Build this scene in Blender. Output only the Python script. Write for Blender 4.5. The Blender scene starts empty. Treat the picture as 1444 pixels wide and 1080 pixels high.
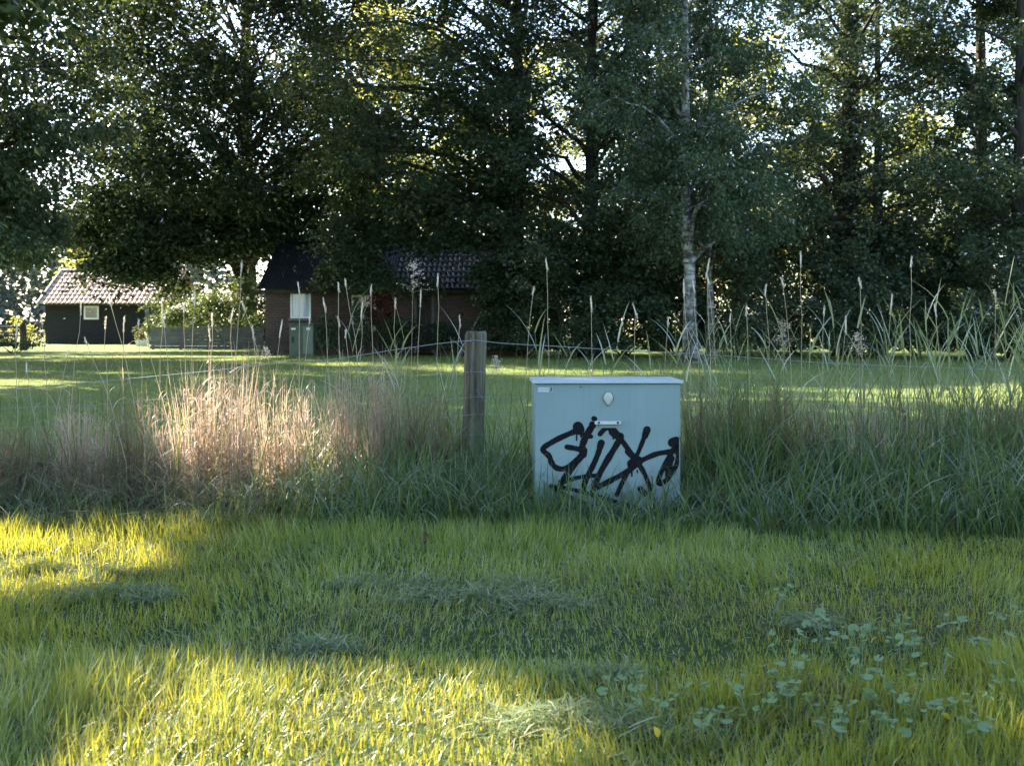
import bpy, bmesh, math
import numpy as np
from mathutils import Vector

# ------------------------------------------------------------------ camera, sky, sun, exposure
scene = bpy.context.scene
F, CX, HY, EYE = 1600.0, 722.0, 455.0, 1.07        # focal length in photo pixels, principal column, horizon row, eye height
cam = bpy.data.cameras.new('camera'); cam_o = bpy.data.objects.new('camera', cam)
scene.collection.objects.link(cam_o); scene.camera = cam_o
cam.sensor_width = 36.0; cam.lens = 36.0 * F / 1444.0
cam.shift_y = -(540.0 - HY) / 1444.0
cam.clip_start = 0.05; cam.clip_end = 3000.0
cam.dof.use_dof = True; cam.dof.focus_distance = 6.4; cam.dof.aperture_fstop = 7.0
cam_o.location = (0, 0, EYE); cam_o.rotation_euler = (math.radians(90), 0, 0)

SUN_EL = math.radians(38.0)
_h = np.array([-0.77, 0.64]); _h = _h / np.linalg.norm(_h)
SUN = np.array([_h[0]*math.cos(SUN_EL), _h[1]*math.cos(SUN_EL), math.sin(SUN_EL)])   # towards the sun
world = bpy.data.worlds.new('World'); scene.world = world; world.use_nodes = True
wn = world.node_tree.nodes; wl = world.node_tree.links
sky = wn.new('ShaderNodeTexSky'); sky.sky_type = 'NISHITA'; sky.sun_disc = False
sky.sun_elevation = SUN_EL; sky.sun_rotation = math.atan2(SUN[0], SUN[1])
sky.air_density = 1.0; sky.dust_density = 1.0; sky.ozone_density = 1.2
wn['Background'].inputs['Strength'].default_value = 0.095
wl.new(sky.outputs['Color'], wn['Background'].inputs['Color'])
sun = bpy.data.lights.new('sun', 'SUN'); sun.energy = 5.0; sun.angle = math.radians(0.55); sun.color = (1.0, 0.87, 0.66)
sun_o = bpy.data.objects.new('sun', sun); scene.collection.objects.link(sun_o)
sun_o.rotation_euler = Vector(SUN).to_track_quat('Z', 'Y').to_euler()
sun_o.location = (-30, 25, 40)
vs = scene.view_settings
vs.view_transform = 'Standard'; vs.look = 'None'; vs.gamma = 1.0; vs.exposure = 2.85; vs.use_curve_mapping = False
scene.render.engine = 'CYCLES'
scene.cycles.use_denoising = True
scene.cycles.max_bounces = 7; scene.cycles.diffuse_bounces = 4; scene.cycles.transmission_bounces = 4
scene.cycles.glossy_bounces = 2; scene.cycles.sample_clamp_indirect = 6.0

# ------------------------------------------------------------------ helpers
rng = np.random.default_rng(11)
COL = scene.collection
PI = math.pi
def W(px, py, Y):
    return np.array([(px-CX)/F*Y, Y, EYE-(py-HY)/F*Y])
def gx(px, Y): return (px-CX)/F*Y
def link(o, parent=None):
    COL.objects.link(o); o.parent = parent
    return o
def tag(o, label=None, cat=None, group=None, kind=None):
    if label: o['label'] = label
    if cat: o['category'] = cat
    if group: o['group'] = group
    if kind: o['kind'] = kind
    return o
def empty(name, loc, label, cat, group=None, rz=0.0):
    o = bpy.data.objects.new(name, None); link(o); o.location = loc; o.rotation_euler = (0, 0, rz)
    o.empty_display_size = 0.2
    return tag(o, label, cat, group)
def mesh_arrays(name, v, loops, starts, smooth=False):
    me = bpy.data.meshes.new(name)
    v = np.ascontiguousarray(v, dtype=np.float32)
    me.vertices.add(len(v)); me.vertices.foreach_set('co', v.ravel())
    me.loops.add(len(loops)); me.loops.foreach_set('vertex_index', np.ascontiguousarray(loops, dtype=np.int32))
    me.polygons.add(len(starts)); me.polygons.foreach_set('loop_start', np.ascontiguousarray(starts, dtype=np.int32))
    me.polygons.foreach_set('use_smooth', np.full(len(starts), bool(smooth)))
    me.update(calc_edges=True)
    return me
def obj(name, me, mat=None, parent=None, loc=None):
    if mat is not None and len(me.materials) == 0: me.materials.append(mat)
    o = bpy.data.objects.new(name, me); link(o, parent)
    if loc is not None: o.location = loc
    return o

class MB:
    """collects boxes, tubes and polygons for one mesh"""
    def __init__(self): self.v = []; self.f = []; self.n = 0
    def add(self, v, f):
        v = np.asarray(v, float); self.v.append(v); self.f += [[i+self.n for i in q] for q in f]; self.n += len(v)
    def box(self, x0, x1, y0, y1, z0, z1):
        v = [(x0,y0,z0),(x1,y0,z0),(x1,y1,z0),(x0,y1,z0),(x0,y0,z1),(x1,y0,z1),(x1,y1,z1),(x0,y1,z1)]
        self.add(v, [(0,3,2,1),(4,5,6,7),(0,1,5,4),(1,2,6,5),(2,3,7,6),(3,0,4,7)]); return self
    def bar(self, a, b, w, d):
        """a rectangular bar from a to b, w across, d deep (y)"""
        a = np.asarray(a, float); b = np.asarray(b, float); t = (b-a)/np.linalg.norm(b-a)
        u = np.cross(t, (0,1,0)); 
        if np.linalg.norm(u) < 1e-3: u = np.cross(t, (0,0,1))
        u = u/np.linalg.norm(u); q = np.cross(u, t)
        v = []
        for p in (a, b):
            for su, sq in ((-1,-1),(1,-1),(1,1),(-1,1)): v.append(p+u*su*w/2+q*sq*d/2)
        self.add(v, [(0,1,2,3),(7,6,5,4),(0,4,5,1),(1,5,6,2),(2,6,7,3),(3,7,4,0)]); return self
    def tube(self, pts, radii, n=8, cap=True):
        pts = np.asarray(pts, float); m = len(pts)
        t = np.gradient(pts, axis=0); t /= np.linalg.norm(t, axis=1)[:,None]+1e-9
        ref = np.where(np.abs(t[:,2:3]) > 0.9, np.array([[1.,0,0]]), np.array([[0,0,1.]]))
        if (np.abs(t[:,2]) > 0.5).mean() > 0.5: ref = np.tile([[1.,0,0]], (m,1))
        u = np.cross(t, ref); u /= np.linalg.norm(u, axis=1)[:,None]+1e-9
        w = np.cross(t, u)
        a = np.arange(n)*2*PI/n
        r = np.asarray(radii, float).reshape(m,-1)
        v = pts[:,None,:] + r[:,:,None]*(np.cos(a)[None,:,None]*u[:,None,:] + np.sin(a)[None,:,None]*w[:,None,:])
        f = []
        for i in range(m-1):
            for k in range(n):
                k2 = (k+1) % n
                f.append((i*n+k, i*n+k2, (i+1)*n+k2, (i+1)*n+k))
        if cap: f += [tuple(range(n-1,-1,-1)), tuple((m-1)*n+k for k in range(n))]
        self.add(v.reshape(-1,3), f); return self
    def lathe(self, prof, n=16, c=(0,0,0)):
        """(r, z) profile around z"""
        a = np.arange(n)*2*PI/n
        v = [(c[0]+r*math.cos(q), c[1]+r*math.sin(q), c[2]+z) for r, z in prof for q in a]
        f = []
        for i in range(len(prof)-1):
            for k in range(n):
                k2 = (k+1) % n; f.append((i*n+k, i*n+k2, (i+1)*n+k2, (i+1)*n+k))
        f += [tuple(range(n-1,-1,-1)), tuple((len(prof)-1)*n+k for k in range(n))]
        self.add(v, f); return self
    def mesh(self, name, smooth=False, bevel=0.0):
        v = np.concatenate(self.v); lens = np.array([len(q) for q in self.f])
        starts = np.concatenate([[0], np.cumsum(lens)[:-1]])
        loops = np.fromiter((i for q in self.f for i in q), dtype=np.int32)
        me = mesh_arrays(name, v, loops, starts, smooth)
        if bevel > 0:
            bm = bmesh.new(); bm.from_mesh(me)
            bmesh.ops.bevel(bm, geom=bm.edges[:], offset=bevel, segments=2, profile=0.5, affect='EDGES')
            bm.to_mesh(me); bm.free()
        return me
    def build(self, name, mat, parent=None, smooth=False, bevel=0.0, loc=None):
        return obj(name, self.mesh(name, smooth, bevel), mat, parent, loc)

# ---- leaves: folded quads, all in one array
def unit(a): return a/(np.linalg.norm(a, axis=1)[:,None]+1e-9)
def leaf_arrays(P, size, up=0.6, droop=0.35, aspect=0.62, out=None):
    n = len(P)
    az = rng.uniform(0, 2*PI, n)
    d = np.stack([np.cos(az), np.sin(az), rng.normal(-droop, 0.45, n)], 1)
    if out is not None: d[:,:2] += out
    d = unit(d)
    nn = rng.normal(0, 1, (n,3)); nn[:,2] += up*2.0
    s = unit(np.cross(d, nn)); nn = np.cross(s, d)
    L = size*rng.uniform(0.7, 1.3, n); w = L*aspect*0.5
    mid = P + d*(L*0.45)[:,None]; fold = nn*(L*0.10)[:,None]
    v = np.stack([P, mid+s*w[:,None]+fold, P+d*L[:,None]-fold*0.6, mid-s*w[:,None]+fold], 1)
    return v.reshape(-1,3)
def leaf_mesh(name, v):
    n = len(v)//4
    return mesh_arrays(name, v, np.arange(n*4), np.arange(n)*4)

# ---- grass blades: bent tapering strips
def blade_arrays(P, L, wd, az, th0, th1, seg=3, tw=0.8, taper=1.5):
    n = len(P); ds = (L/seg)
    side = az + PI/2 + rng.uniform(-tw, tw, n)
    S = np.stack([np.cos(side), np.sin(side), rng.normal(0, .15, n)], 1)
    c = P.copy(); V = []
    for k in range(seg+1):
        t = k/seg
        if k < seg:
            w = wd*(1-t**taper)*(0.75 if k == 0 else 1.0)*0.5
            V += [c - S*w[:,None], c + S*w[:,None]]
            tm = (k+0.5)/seg; th = th0+(th1-th0)*tm
            c = c + np.stack([np.sin(th)*np.cos(az), np.sin(th)*np.sin(az), np.cos(th)], 1)*ds[:,None]
        else: V.append(c.copy())
    nv = 2*seg+1
    v = np.stack(V, 1).reshape(-1,3)
    pat = []; st = []
    for k in range(seg-1):
        st.append(len(pat)); pat += [2*k, 2*k+1, 2*k+3, 2*k+2]
    st.append(len(pat)); pat += [2*(seg-1), 2*(seg-1)+1, 2*seg]
    pat = np.array(pat); st = np.array(st); base = np.arange(n)
    return v, (base[:,None]*nv+pat[None]).ravel(), (base[:,None]*len(pat)+st[None]).ravel()
def blade_mesh(name, *a, **k):
    v, l, s = blade_arrays(*a, **k); return mesh_arrays(name, v, l, s, True)
def merge(parts):
    V, Lp, S = [], [], []; nv = nl = 0
    for v, l, s in parts:
        V.append(v); Lp.append(l+nv); S.append(s+nl); nv += len(v); nl += len(l)
    return np.concatenate(V), np.concatenate(Lp), np.concatenate(S)

# ---- cheap 2-D value noise for growth patterns
_tab = rng.uniform(0, 1, (64, 64))
def vnoise(x, y, s):
    x = np.asarray(x)/s+100.3; y = np.asarray(y)/s+57.7
    xi = np.floor(x).astype(int); yi = np.floor(y).astype(int); fx = x-xi; fy = y-yi
    fx = fx*fx*(3-2*fx); fy = fy*fy*(3-2*fy)
    g = lambda i, j: _tab[i % 64, j % 64]
    return (g(xi,yi)*(1-fx)+g(xi+1,yi)*fx)*(1-fy)+(g(xi,yi+1)*(1-fx)+g(xi+1,yi+1)*fx)*fy

# ------------------------------------------------------------------ materials
def new_mat(name):
    m = bpy.data.materials.new(name); m.use_nodes = True
    nt = m.node_tree; nt.nodes.clear()
    out = nt.nodes.new('ShaderNodeOutputMaterial')
    return m, nt, out
def ramp(nt, fac, stops):
    r = nt.nodes.new('ShaderNodeValToRGB'); e = r.color_ramp.elements
    while len(e) < len(stops): e.new(0.5)
    for i, (p, c) in enumerate(stops): e[i].position = p; e[i].color = (*c, 1)
    nt.links.new(fac, r.inputs[0]); return r.outputs[0]
def noise(nt, vec, scale, detail=4, rough=0.55):
    n = nt.nodes.new('ShaderNodeTexNoise'); n.inputs['Scale'].default_value = scale
    n.inputs['Detail'].default_value = detail; n.inputs['Roughness'].default_value = rough
    if vec is not None: nt.links.new(vec, n.inputs['Vector'])
    return n.outputs['Fac']
def mapping(nt, src, scale=(1,1,1)):
    mp = nt.nodes.new('ShaderNodeMapping'); mp.inputs['Scale'].default_value = scale
    nt.links.new(src, mp.inputs['Vector']); return mp.outputs[0]
def mixc(nt, fac, a, b, mode='MIX'):
    m = nt.nodes.new('ShaderNodeMix'); m.data_type = 'RGBA'; m.blend_type = mode
    for sock, val in ((m.inputs[0], fac), (m.inputs[6], a), (m.inputs[7], b)):
        if isinstance(val, (int, float)): sock.default_value = val
        elif isinstance(val, tuple): sock.default_value = (*val, 1)
        else: nt.links.new(val, sock)
    return m.outputs[2]
def foliage(name, stops, trans, tfac=0.4, gloss=0.05, grough=0.45, patch=0.5, patch_scale=0.6):
    """thin leaf: diffuse + translucent + a little gloss, colour varies from leaf to leaf and from clump to clump"""
    m, nt, out = new_mat(name); N = nt.nodes.new; Lk = nt.links.new
    geo = N('ShaderNodeNewGeometry'); tc = N('ShaderNodeTexCoord')
    r = N('ShaderNodeMath'); r.operation = 'MULTIPLY_ADD'; r.use_clamp = True
    nz = noise(nt, tc.outputs['Object'], patch_scale, 3)
    Lk(nz, r.inputs[0]); r.inputs[1].default_value = patch
    a = N('ShaderNodeMath'); a.operation = 'MULTIPLY_ADD'
    Lk(geo.outputs['Random Per Island'], a.inputs[0]); a.inputs[1].default_value = 1-patch; a.inputs[2].default_value = 0.0
    Lk(a.outputs[0], r.inputs[2])
    col = ramp(nt, r.outputs[0], stops)
    d = N('ShaderNodeBsdfDiffuse'); Lk(col, d.inputs[0])
    t = N('ShaderNodeBsdfTranslucent'); Lk(mixc(nt, 0.75, col, trans), t.inputs[0])
    mx = N('ShaderNodeMixShader'); mx.inputs[0].default_value = tfac; Lk(d.outputs[0], mx.inputs[1]); Lk(t.outputs[0], mx.inputs[2])
    g = N('ShaderNodeBsdfGlossy'); g.inputs['Roughness'].default_value = grough; g.inputs[0].default_value = (.9,.95,1,1)
    fr = N('ShaderNodeFresnel'); fr.inputs[0].default_value = 1.4
    fm = N('ShaderNodeMath'); fm.operation = 'MULTIPLY'; Lk(fr.outputs[0], fm.inputs[0]); fm.inputs[1].default_value = gloss*3
    m2 = N('ShaderNodeMixShader'); Lk(fm.outputs[0], m2.inputs[0]); Lk(mx.outputs[0], m2.inputs[1]); Lk(g.outputs[0], m2.inputs[2])
    Lk(m2.outputs[0], out.inputs[0]); return m
def solid(name, stops, scale=(6,6,6), nscale=1.0, rough=0.7, bump=0.0, metallic=0.0, spec=0.4, detail=5, coord='Object'):
    """painted / wooden / metal surface with noise-driven colour and relief"""
    m, nt, out = new_mat(name); N = nt.nodes.new; Lk = nt.links.new
    tc = N('ShaderNodeTexCoord'); f = noise(nt, mapping(nt, tc.outputs[coord], scale), nscale, detail, 0.6)
    p = N('ShaderNodeBsdfPrincipled'); Lk(ramp(nt, f, stops), p.inputs['Base Color'])
    p.inputs['Metallic'].default_value = metallic; p.inputs['Specular IOR Level'].default_value = spec
    rr = N('ShaderNodeMapRange'); Lk(f, rr.inputs[0]); rr.inputs[3].default_value = rough-0.1; rr.inputs[4].default_value = rough+0.1
    Lk(rr.outputs[0], p.inputs['Roughness'])
    if bump:
        b = N('ShaderNodeBump'); b.inputs['Strength'].default_value = bump; b.inputs['Distance'].default_value = 0.02
        Lk(f, b.inputs['Height']); Lk(b.outputs[0], p.inputs['Normal'])
    Lk(p.outputs[0], out.inputs[0]); return m

M = {}
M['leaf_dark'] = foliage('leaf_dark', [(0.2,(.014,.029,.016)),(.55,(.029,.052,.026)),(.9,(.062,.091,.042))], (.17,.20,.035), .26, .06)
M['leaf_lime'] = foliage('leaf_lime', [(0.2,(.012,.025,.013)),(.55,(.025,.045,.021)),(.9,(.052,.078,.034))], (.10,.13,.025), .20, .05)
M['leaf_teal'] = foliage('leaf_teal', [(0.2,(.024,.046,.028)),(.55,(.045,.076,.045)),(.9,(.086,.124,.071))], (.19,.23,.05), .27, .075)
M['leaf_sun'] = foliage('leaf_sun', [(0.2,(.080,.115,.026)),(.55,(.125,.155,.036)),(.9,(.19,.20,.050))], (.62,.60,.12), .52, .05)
M['leaf_rose'] = foliage('leaf_rose', [(0.2,(.030,.054,.028)),(.9,(.090,.125,.065))], (.22,.28,.05), .35, .06)
M['leaf_red'] = foliage('leaf_red', [(0.2,(.060,.022,.020)),(.9,(.16,.065,.055))], (.22,.09,.06), .3, .03)
M['leaf_far_haze'] = foliage('leaf_far_haze', [(0.2,(.035,.056,.056)),(.9,(.070,.095,.092))], (.10,.13,.08), .2, .05, patch_scale=.15)  # blue tint stands in for haze over distant leaves
M['petal'] = foliage('petal', [(0.2,(.62,.64,.62)),(.9,(.82,.82,.80))], (.8,.8,.75), .35, .02)
M['petal_red'] = foliage('petal_red', [(0.2,(.16,.018,.018)),(.9,(.28,.035,.03))], (.3,.05,.04), .3, .02)
M['turf'] = foliage('turf', [(0.10,(.040,.094,.020)),(.42,(.086,.162,.034)),(.72,(.155,.230,.056)),(.90,(.28,.300,.12)),(.98,(.46,.42,.25))], (.62,.54,.04), .35, .03, patch=.35, patch_scale=2.2)
M['tall_green'] = foliage('tall_green', [(0.1,(.020,.050,.018)),(.5,(.050,.100,.036)),(.8,(.108,.170,.066)),(.97,(.24,.28,.145))], (.28,.32,.06), .30, .035, patch=.3, patch_scale=1.2)
M['reed_green'] = foliage('reed_green', [(0.1,(.085,.135,.065)),(.5,(.17,.225,.115)),(.9,(.34,.37,.23))], (.40,.42,.12), .36, .05, patch=.3)
M['straw'] = foliage('straw', [(0.05,(.13,.098,.066)),(.35,(.27,.205,.140)),(.7,(.44,.345,.255)),(.97,(.62,.53,.43))], (.70,.52,.38), .40, .03, patch=.45, patch_scale=2.2)
M['straw_brown'] = foliage('straw_brown', [(0.05,(.062,.050,.032)),(.45,(.140,.106,.068)),(.8,(.26,.20,.135)),(.97,(.42,.34,.25))], (.46,.33,.20), .34, .0, patch=.4, patch_scale=2.0)
M['thatch'] = foliage('thatch', [(0.05,(.036,.036,.022)),(.5,(.100,.092,.058)),(.9,(.25,.225,.155))], (.34,.30,.17), .25, .0, patch=.35, patch_scale=3)
M['clippings'] = foliage('clippings', [(0.05,(.050,.090,.040)),(.5,(.125,.175,.090)),(.9,(.32,.35,.23))], (.30,.33,.14), .25, .0, patch=.25, patch_scale=9)
M['seed'] = foliage('seed', [(0.1,(.58,.53,.42)),(.9,(.82,.77,.66))], (.8,.7,.55), .4, .03, patch=.2)  # very pale: sunlight on the heads is put into the colour
M['stalk'] = foliage('stalk', [(0.1,(.30,.25,.16)),(.9,(.52,.46,.33))], (.6,.5,.3), .35, .03, patch=.2)
M['weed'] = foliage('weed', [(0.1,(.055,.118,.045)),(.5,(.110,.185,.082)),(.9,(.22,.29,.16))], (.34,.42,.07), .3, .07, .35, patch=.2)
M['weed_yellow'] = foliage('weed_yellow', [(0.1,(.45,.32,.03)),(.9,(.66,.48,.06))], (.7,.5,.06), .4, .05)
M['dead_leaf'] = foliage('dead_leaf', [(0.1,(.040,.026,.016)),(.9,(.085,.052,.030))], (.10,.06,.03), .2, .03)
M['bark'] = solid('bark', [(.25,(.020,.018,.015)),(.55,(.048,.043,.036)),(.8,(.10,.095,.08))], (14,14,2.2), 1.0, .9, .9, spec=.2)
M['bark_grey'] = solid('bark_grey', [(.25,(.045,.045,.040)),(.55,(.10,.105,.095)),(.8,(.19,.20,.185))], (14,14,2.5), 1.0, .85, .8, spec=.2)
# birch: white paper bark with black bands and a fissured foot
def birch_mat():
    m, nt, out = new_mat('birch_bark'); N = nt.nodes.new; Lk = nt.links.new
    tc = N('ShaderNodeTexCoord')
    f1 = noise(nt, mapping(nt, tc.outputs['Object'], (1.6,1.6,9)), 1.3, 5, .65)
    f2 = noise(nt, mapping(nt, tc.outputs['Object'], (3.5,3.5,2.2)), 1.0, 5, .7)
    c1 = ramp(nt, f1, [(.38,(.035,.035,.032)),(.48,(.18,.19,.185)),(.58,(.33,.345,.34)),(.8,(.50,.51,.50))])
    c2 = ramp(nt, f2, [(.44,(.02,.02,.018)),(.56,(1,1,1))])
    c = mixc(nt, .85, c1, c2, 'MULTIPLY')
    p = N('ShaderNodeBsdfPrincipled'); Lk(c, p.inputs['Base Color']); p.inputs['Roughness'].default_value = .75
    b = N('ShaderNodeBump'); b.inputs['Strength'].default_value = .5; b.inputs['Distance'].default_value = .02; Lk(f1, b.inputs['Height']); Lk(b.outputs[0], p.inputs['Normal'])
    Lk(p.outputs[0], out.inputs[0]); return m
M['birch'] = birch_mat()
# ground: thatch and soil on the verge, mown lawn behind the fence, paler yellow meadow far off
def ground_mat():
    m, nt, out = new_mat('ground_mat'); N = nt.nodes.new; Lk = nt.links.new
    geo = N('ShaderNodeNewGeometry'); pos = geo.outputs['Position']
    sep = N('ShaderNodeSeparateXYZ'); Lk(pos, sep.inputs[0])
    fine = noise(nt, pos, 28, 6, .7); mid = noise(nt, mapping(nt, pos, (.5,2.6,1)), 1.0, 4); big = noise(nt, pos, .35, 3)
    verge = ramp(nt, fine, [(.3,(.016,.028,.010)),(.55,(.040,.066,.020)),(.8,(.090,.110,.042))])
    lawn = mixc(nt, mid, mixc(nt, fine, (.048,.090,.024), (.135,.200,.056)), mixc(nt, fine, (.075,.120,.034), (.20,.245,.080)))
    lawn = mixc(nt, .35, lawn, ramp(nt, big, [(.35,(.075,.135,.045)),(.65,(.19,.215,.075))]))
    far = mixc(nt, fine, (.17,.17,.06), (.30,.27,.11))
    def step(a, b):
        r = N('ShaderNodeMapRange'); Lk(sep.outputs[1], r.inputs[0]); r.inputs[1].default_value = a; r.inputs[2].default_value = b; return r.outputs[0]
    c = mixc(nt, step(7.2, 8.4), verge, lawn); c = mixc(nt, step(58, 66), c, far)
    p = N('ShaderNodeBsdfPrincipled'); Lk(c, p.inputs['Base Color']); p.inputs['Roughness'].default_value = .95; p.inputs['Specular IOR Level'].default_value = .1
    b = N('ShaderNodeBump'); b.inputs['Strength'].default_value = .8; b.inputs['Distance'].default_value = .04; Lk(fine, b.inputs['Height']); Lk(b.outputs[0], p.inputs['Normal'])
    Lk(p.outputs[0], out.inputs[0]); return m
M['ground'] = ground_mat()
def cab_mat():
    m, nt, out = new_mat('cabinet_paint'); N = nt.nodes.new; Lk = nt.links.new
    tc = N('ShaderNodeTexCoord'); ob = tc.outputs['Object']
    big = noise(nt, ob, 3.5, 4); streak = noise(nt, mapping(nt, ob, (55,55,1.6)), 1, 4, .6); speck = noise(nt, ob, 160, 3, .7); blot = noise(nt, ob, 22, 5, .7)
    c = ramp(nt, big, [(.25,(.145,.222,.228)),(.6,(.168,.250,.256)),(.85,(.190,.275,.280))])
    c = mixc(nt, ramp(nt, streak, [(.52,(0,0,0)),(.75,(.30,.30,.30))]), c, (.105,.165,.165))
    c = mixc(nt, ramp(nt, speck, [(.66,(0,0,0)),(.74,(.55,.55,.55))]), c, (.06,.085,.075))
    sp = N('ShaderNodeSeparateXYZ'); Lk(ob, sp.inputs[0])
    lo = N('ShaderNodeMapRange'); Lk(sp.outputs[2], lo.inputs[0]); lo.inputs[1].default_value = .34; lo.inputs[2].default_value = .05
    mu = N('ShaderNodeMath'); mu.operation = 'MULTIPLY'; Lk(lo.outputs[0], mu.inputs[0]); Lk(ramp(nt, blot, [(.42,(0,0,0)),(.62,(.75,.75,.75))]), mu.inputs[1])
    c = mixc(nt, mu.outputs[0], c, (.075,.090,.060))
    p = N('ShaderNodeBsdfPrincipled'); Lk(c, p.inputs['Base Color']); p.inputs['Roughness'].default_value = .42; p.inputs['Specular IOR Level'].default_value = .35
    b = N('ShaderNodeBump'); b.inputs['Strength'].default_value = .10; b.inputs['Distance'].default_value = .01; Lk(big, b.inputs['Height']); Lk(b.outputs[0], p.inputs['Normal'])
    Lk(p.outputs[0], out.inputs[0]); return m
M['cab'] = cab_mat()
M['cab_lid_skylit'] = solid('cabinet_lid_skylit', [(.25,(.27,.34,.36)),(.6,(.34,.41,.43)),(.85,(.42,.48,.49))], (7,7,7), 1.5, .38, .05, spec=.5)  # lid paler than the body: skylight from above put into its colour
M['plinth'] = solid('concrete_grey', [(.3,(.09,.10,.10)),(.7,(.18,.19,.18))], (20,20,20), 1, .9, .3)
M['metal'] = solid('zinc_metal', [(.3,(.34,.37,.38)),(.7,(.50,.54,.55))], (30,30,30), 1, .42, .05, metallic=.55)
M['lock'] = solid('lock_cover_grey', [(.3,(.30,.34,.31)),(.7,(.40,.44,.40))], (30,30,30), 1, .4, .05, metallic=.2)
def spray_mat():
    m, nt, out = new_mat('spray_paint_black'); N = nt.nodes.new; Lk = nt.links.new
    tc = N('ShaderNodeTexCoord'); at = N('ShaderNodeAttribute'); at.attribute_name = 'paint'
    fine = noise(nt, tc.outputs['Object'], 700, 2, .7); thin = noise(nt, tc.outputs['Object'], 38, 4, .65)
    a = N('ShaderNodeMath'); a.operation = 'MULTIPLY_ADD'; Lk(fine, a.inputs[0]); a.inputs[1].default_value = .9; a.inputs[2].default_value = -.45
    b = N('ShaderNodeMath'); b.operation = 'ADD'; Lk(at.outputs['Fac'], b.inputs[0]); Lk(a.outputs[0], b.inputs[1])
    r = N('ShaderNodeMapRange'); r.interpolation_type = 'SMOOTHSTEP'; Lk(b.outputs[0], r.inputs[0]); r.inputs[1].default_value = .15; r.inputs[2].default_value = .8
    s2 = N('ShaderNodeMapRange'); Lk(thin, s2.inputs[0]); s2.inputs[1].default_value = .25; s2.inputs[2].default_value = .42; s2.inputs[3].default_value = .82; s2.inputs[4].default_value = 1.0
    mu = N('ShaderNodeMath'); mu.operation = 'MULTIPLY'; Lk(r.outputs[0], mu.inputs[0]); Lk(s2.outputs[0], mu.inputs[1])
    p = N('ShaderNodeBsdfPrincipled'); Lk(ramp(nt, thin, [(.3,(.004,.004,.005)),(.75,(.011,.011,.013))]), p.inputs['Base Color']); p.inputs['Roughness'].default_value = .8; p.inputs['Specular IOR Level'].default_value = .12
    t = N('ShaderNodeBsdfTransparent'); mx = N('ShaderNodeMixShader'); Lk(mu.outputs[0], mx.inputs[0]); Lk(t.outputs[0], mx.inputs[1]); Lk(p.outputs[0], mx.inputs[2]); Lk(mx.outputs[0], out.inputs[0])
    return m
M['spray'] = spray_mat()
M['sticker'] = solid('sticker_grey', [(.3,(.20,.27,.29)),(.7,(.26,.34,.36))], (60,60,60), 1, .5)
M['print_pale'] = solid('print_pale', [(.3,(.48,.53,.54)),(.7,(.60,.64,.64))], (60,60,60), 1, .6)
M['print_dark'] = solid('print_dark', [(.3,(.01,.01,.012)),(.7,(.02,.02,.022))], (60,60,60), 1, .6)
M['wire'] = solid('galvanised_wire', [(.3,(.16,.18,.185)),(.7,(.28,.31,.32))], (30,30,30), 1, .55, 0, metallic=.4)
def post_mat():
    m, nt, out = new_mat('weathered_post'); N = nt.nodes.new; Lk = nt.links.new
    tc = N('ShaderNodeTexCoord'); ob = tc.outputs['Object']
    g = noise(nt, mapping(nt, ob, (45,45,2.0)), 1, 6, .65); big = noise(nt, mapping(nt, ob, (9,9,1.2)), 1, 3, .5)
    c = ramp(nt, g, [(.28,(.016,.013,.010)),(.46,(.062,.054,.040)),(.62,(.135,.125,.095)),(.85,(.27,.25,.20))])
    c = mixc(nt, ramp(nt, big, [(.42,(0,0,0)),(.62,(.75,.75,.75))]), c, mixc(nt, .6, c, (.17,.19,.115)))
    p = N('ShaderNodeBsdfPrincipled'); Lk(c, p.inputs['Base Color']); p.inputs['Roughness'].default_value = .9; p.inputs['Specular IOR Level'].default_value = .15
    b = N('ShaderNodeBump'); b.inputs['Strength'].default_value = .9; b.inputs['Distance'].default_value = .012; Lk(g, b.inputs['Height']); Lk(b.outputs[0], p.inputs['Normal'])
    Lk(p.outputs[0], out.inputs[0]); return m
M['post'] = post_mat()
M['tar_board'] = solid('tarred_board', [(.3,(.008,.008,.009)),(.7,(.022,.021,.021))], (3,10,30), 1, .75, .4, spec=.3)
M['grey_board'] = solid('weathered_board', [(.3,(.075,.078,.085)),(.6,(.145,.150,.160)),(.85,(.235,.24,.245))], (2,10,22), 1, .85, .4, spec=.2)
M['old_wood'] = solid('old_wood', [(.3,(.02,.018,.014)),(.7,(.06,.055,.045))], (12,12,3), 1, .9, .5, spec=.2)
M['white_paint'] = solid('white_paint', [(.3,(.62,.64,.64)),(.7,(.78,.79,.78))], (12,12,12), 1, .5, .05)
M['barge_paint'] = solid('barge_paint', [(.3,(.42,.45,.42)),(.7,(.60,.62,.58))], (12,12,12), 1, .6, .1)
M['tile_red'] = solid('clay_tile', [(.3,(.24,.155,.125)),(.5,(.34,.235,.195)),(.7,(.46,.35,.305)),(.9,(.55,.47,.42))], (5,5,5), 1, .55, .1, spec=.5)
M['tile_black'] = solid('glazed_tile', [(.3,(.005,.005,.005)),(.7,(.012,.012,.012))], (4,4,4), 1, .45, .05, spec=.14)
M['sheet_black'] = solid('corrugated_sheet', [(.3,(.006,.006,.007)),(.7,(.014,.015,.017))], (3,3,3), 1, .65, .1, spec=.25)
M['curtain'] = solid('curtain_cloth', [(.3,(.50,.62,.74)),(.7,(.68,.78,.86))], (22,4,1), 1, .9, .1)
M['lace'] = solid('lace_curtain', [(.3,(.16,.165,.15)),(.7,(.30,.30,.27))], (25,4,6), 1, .9, .1)
M['green_box'] = solid('green_polyester', [(.3,(.050,.070,.050)),(.7,(.075,.10,.072))], (5,5,5), 1, .55, .05)
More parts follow.
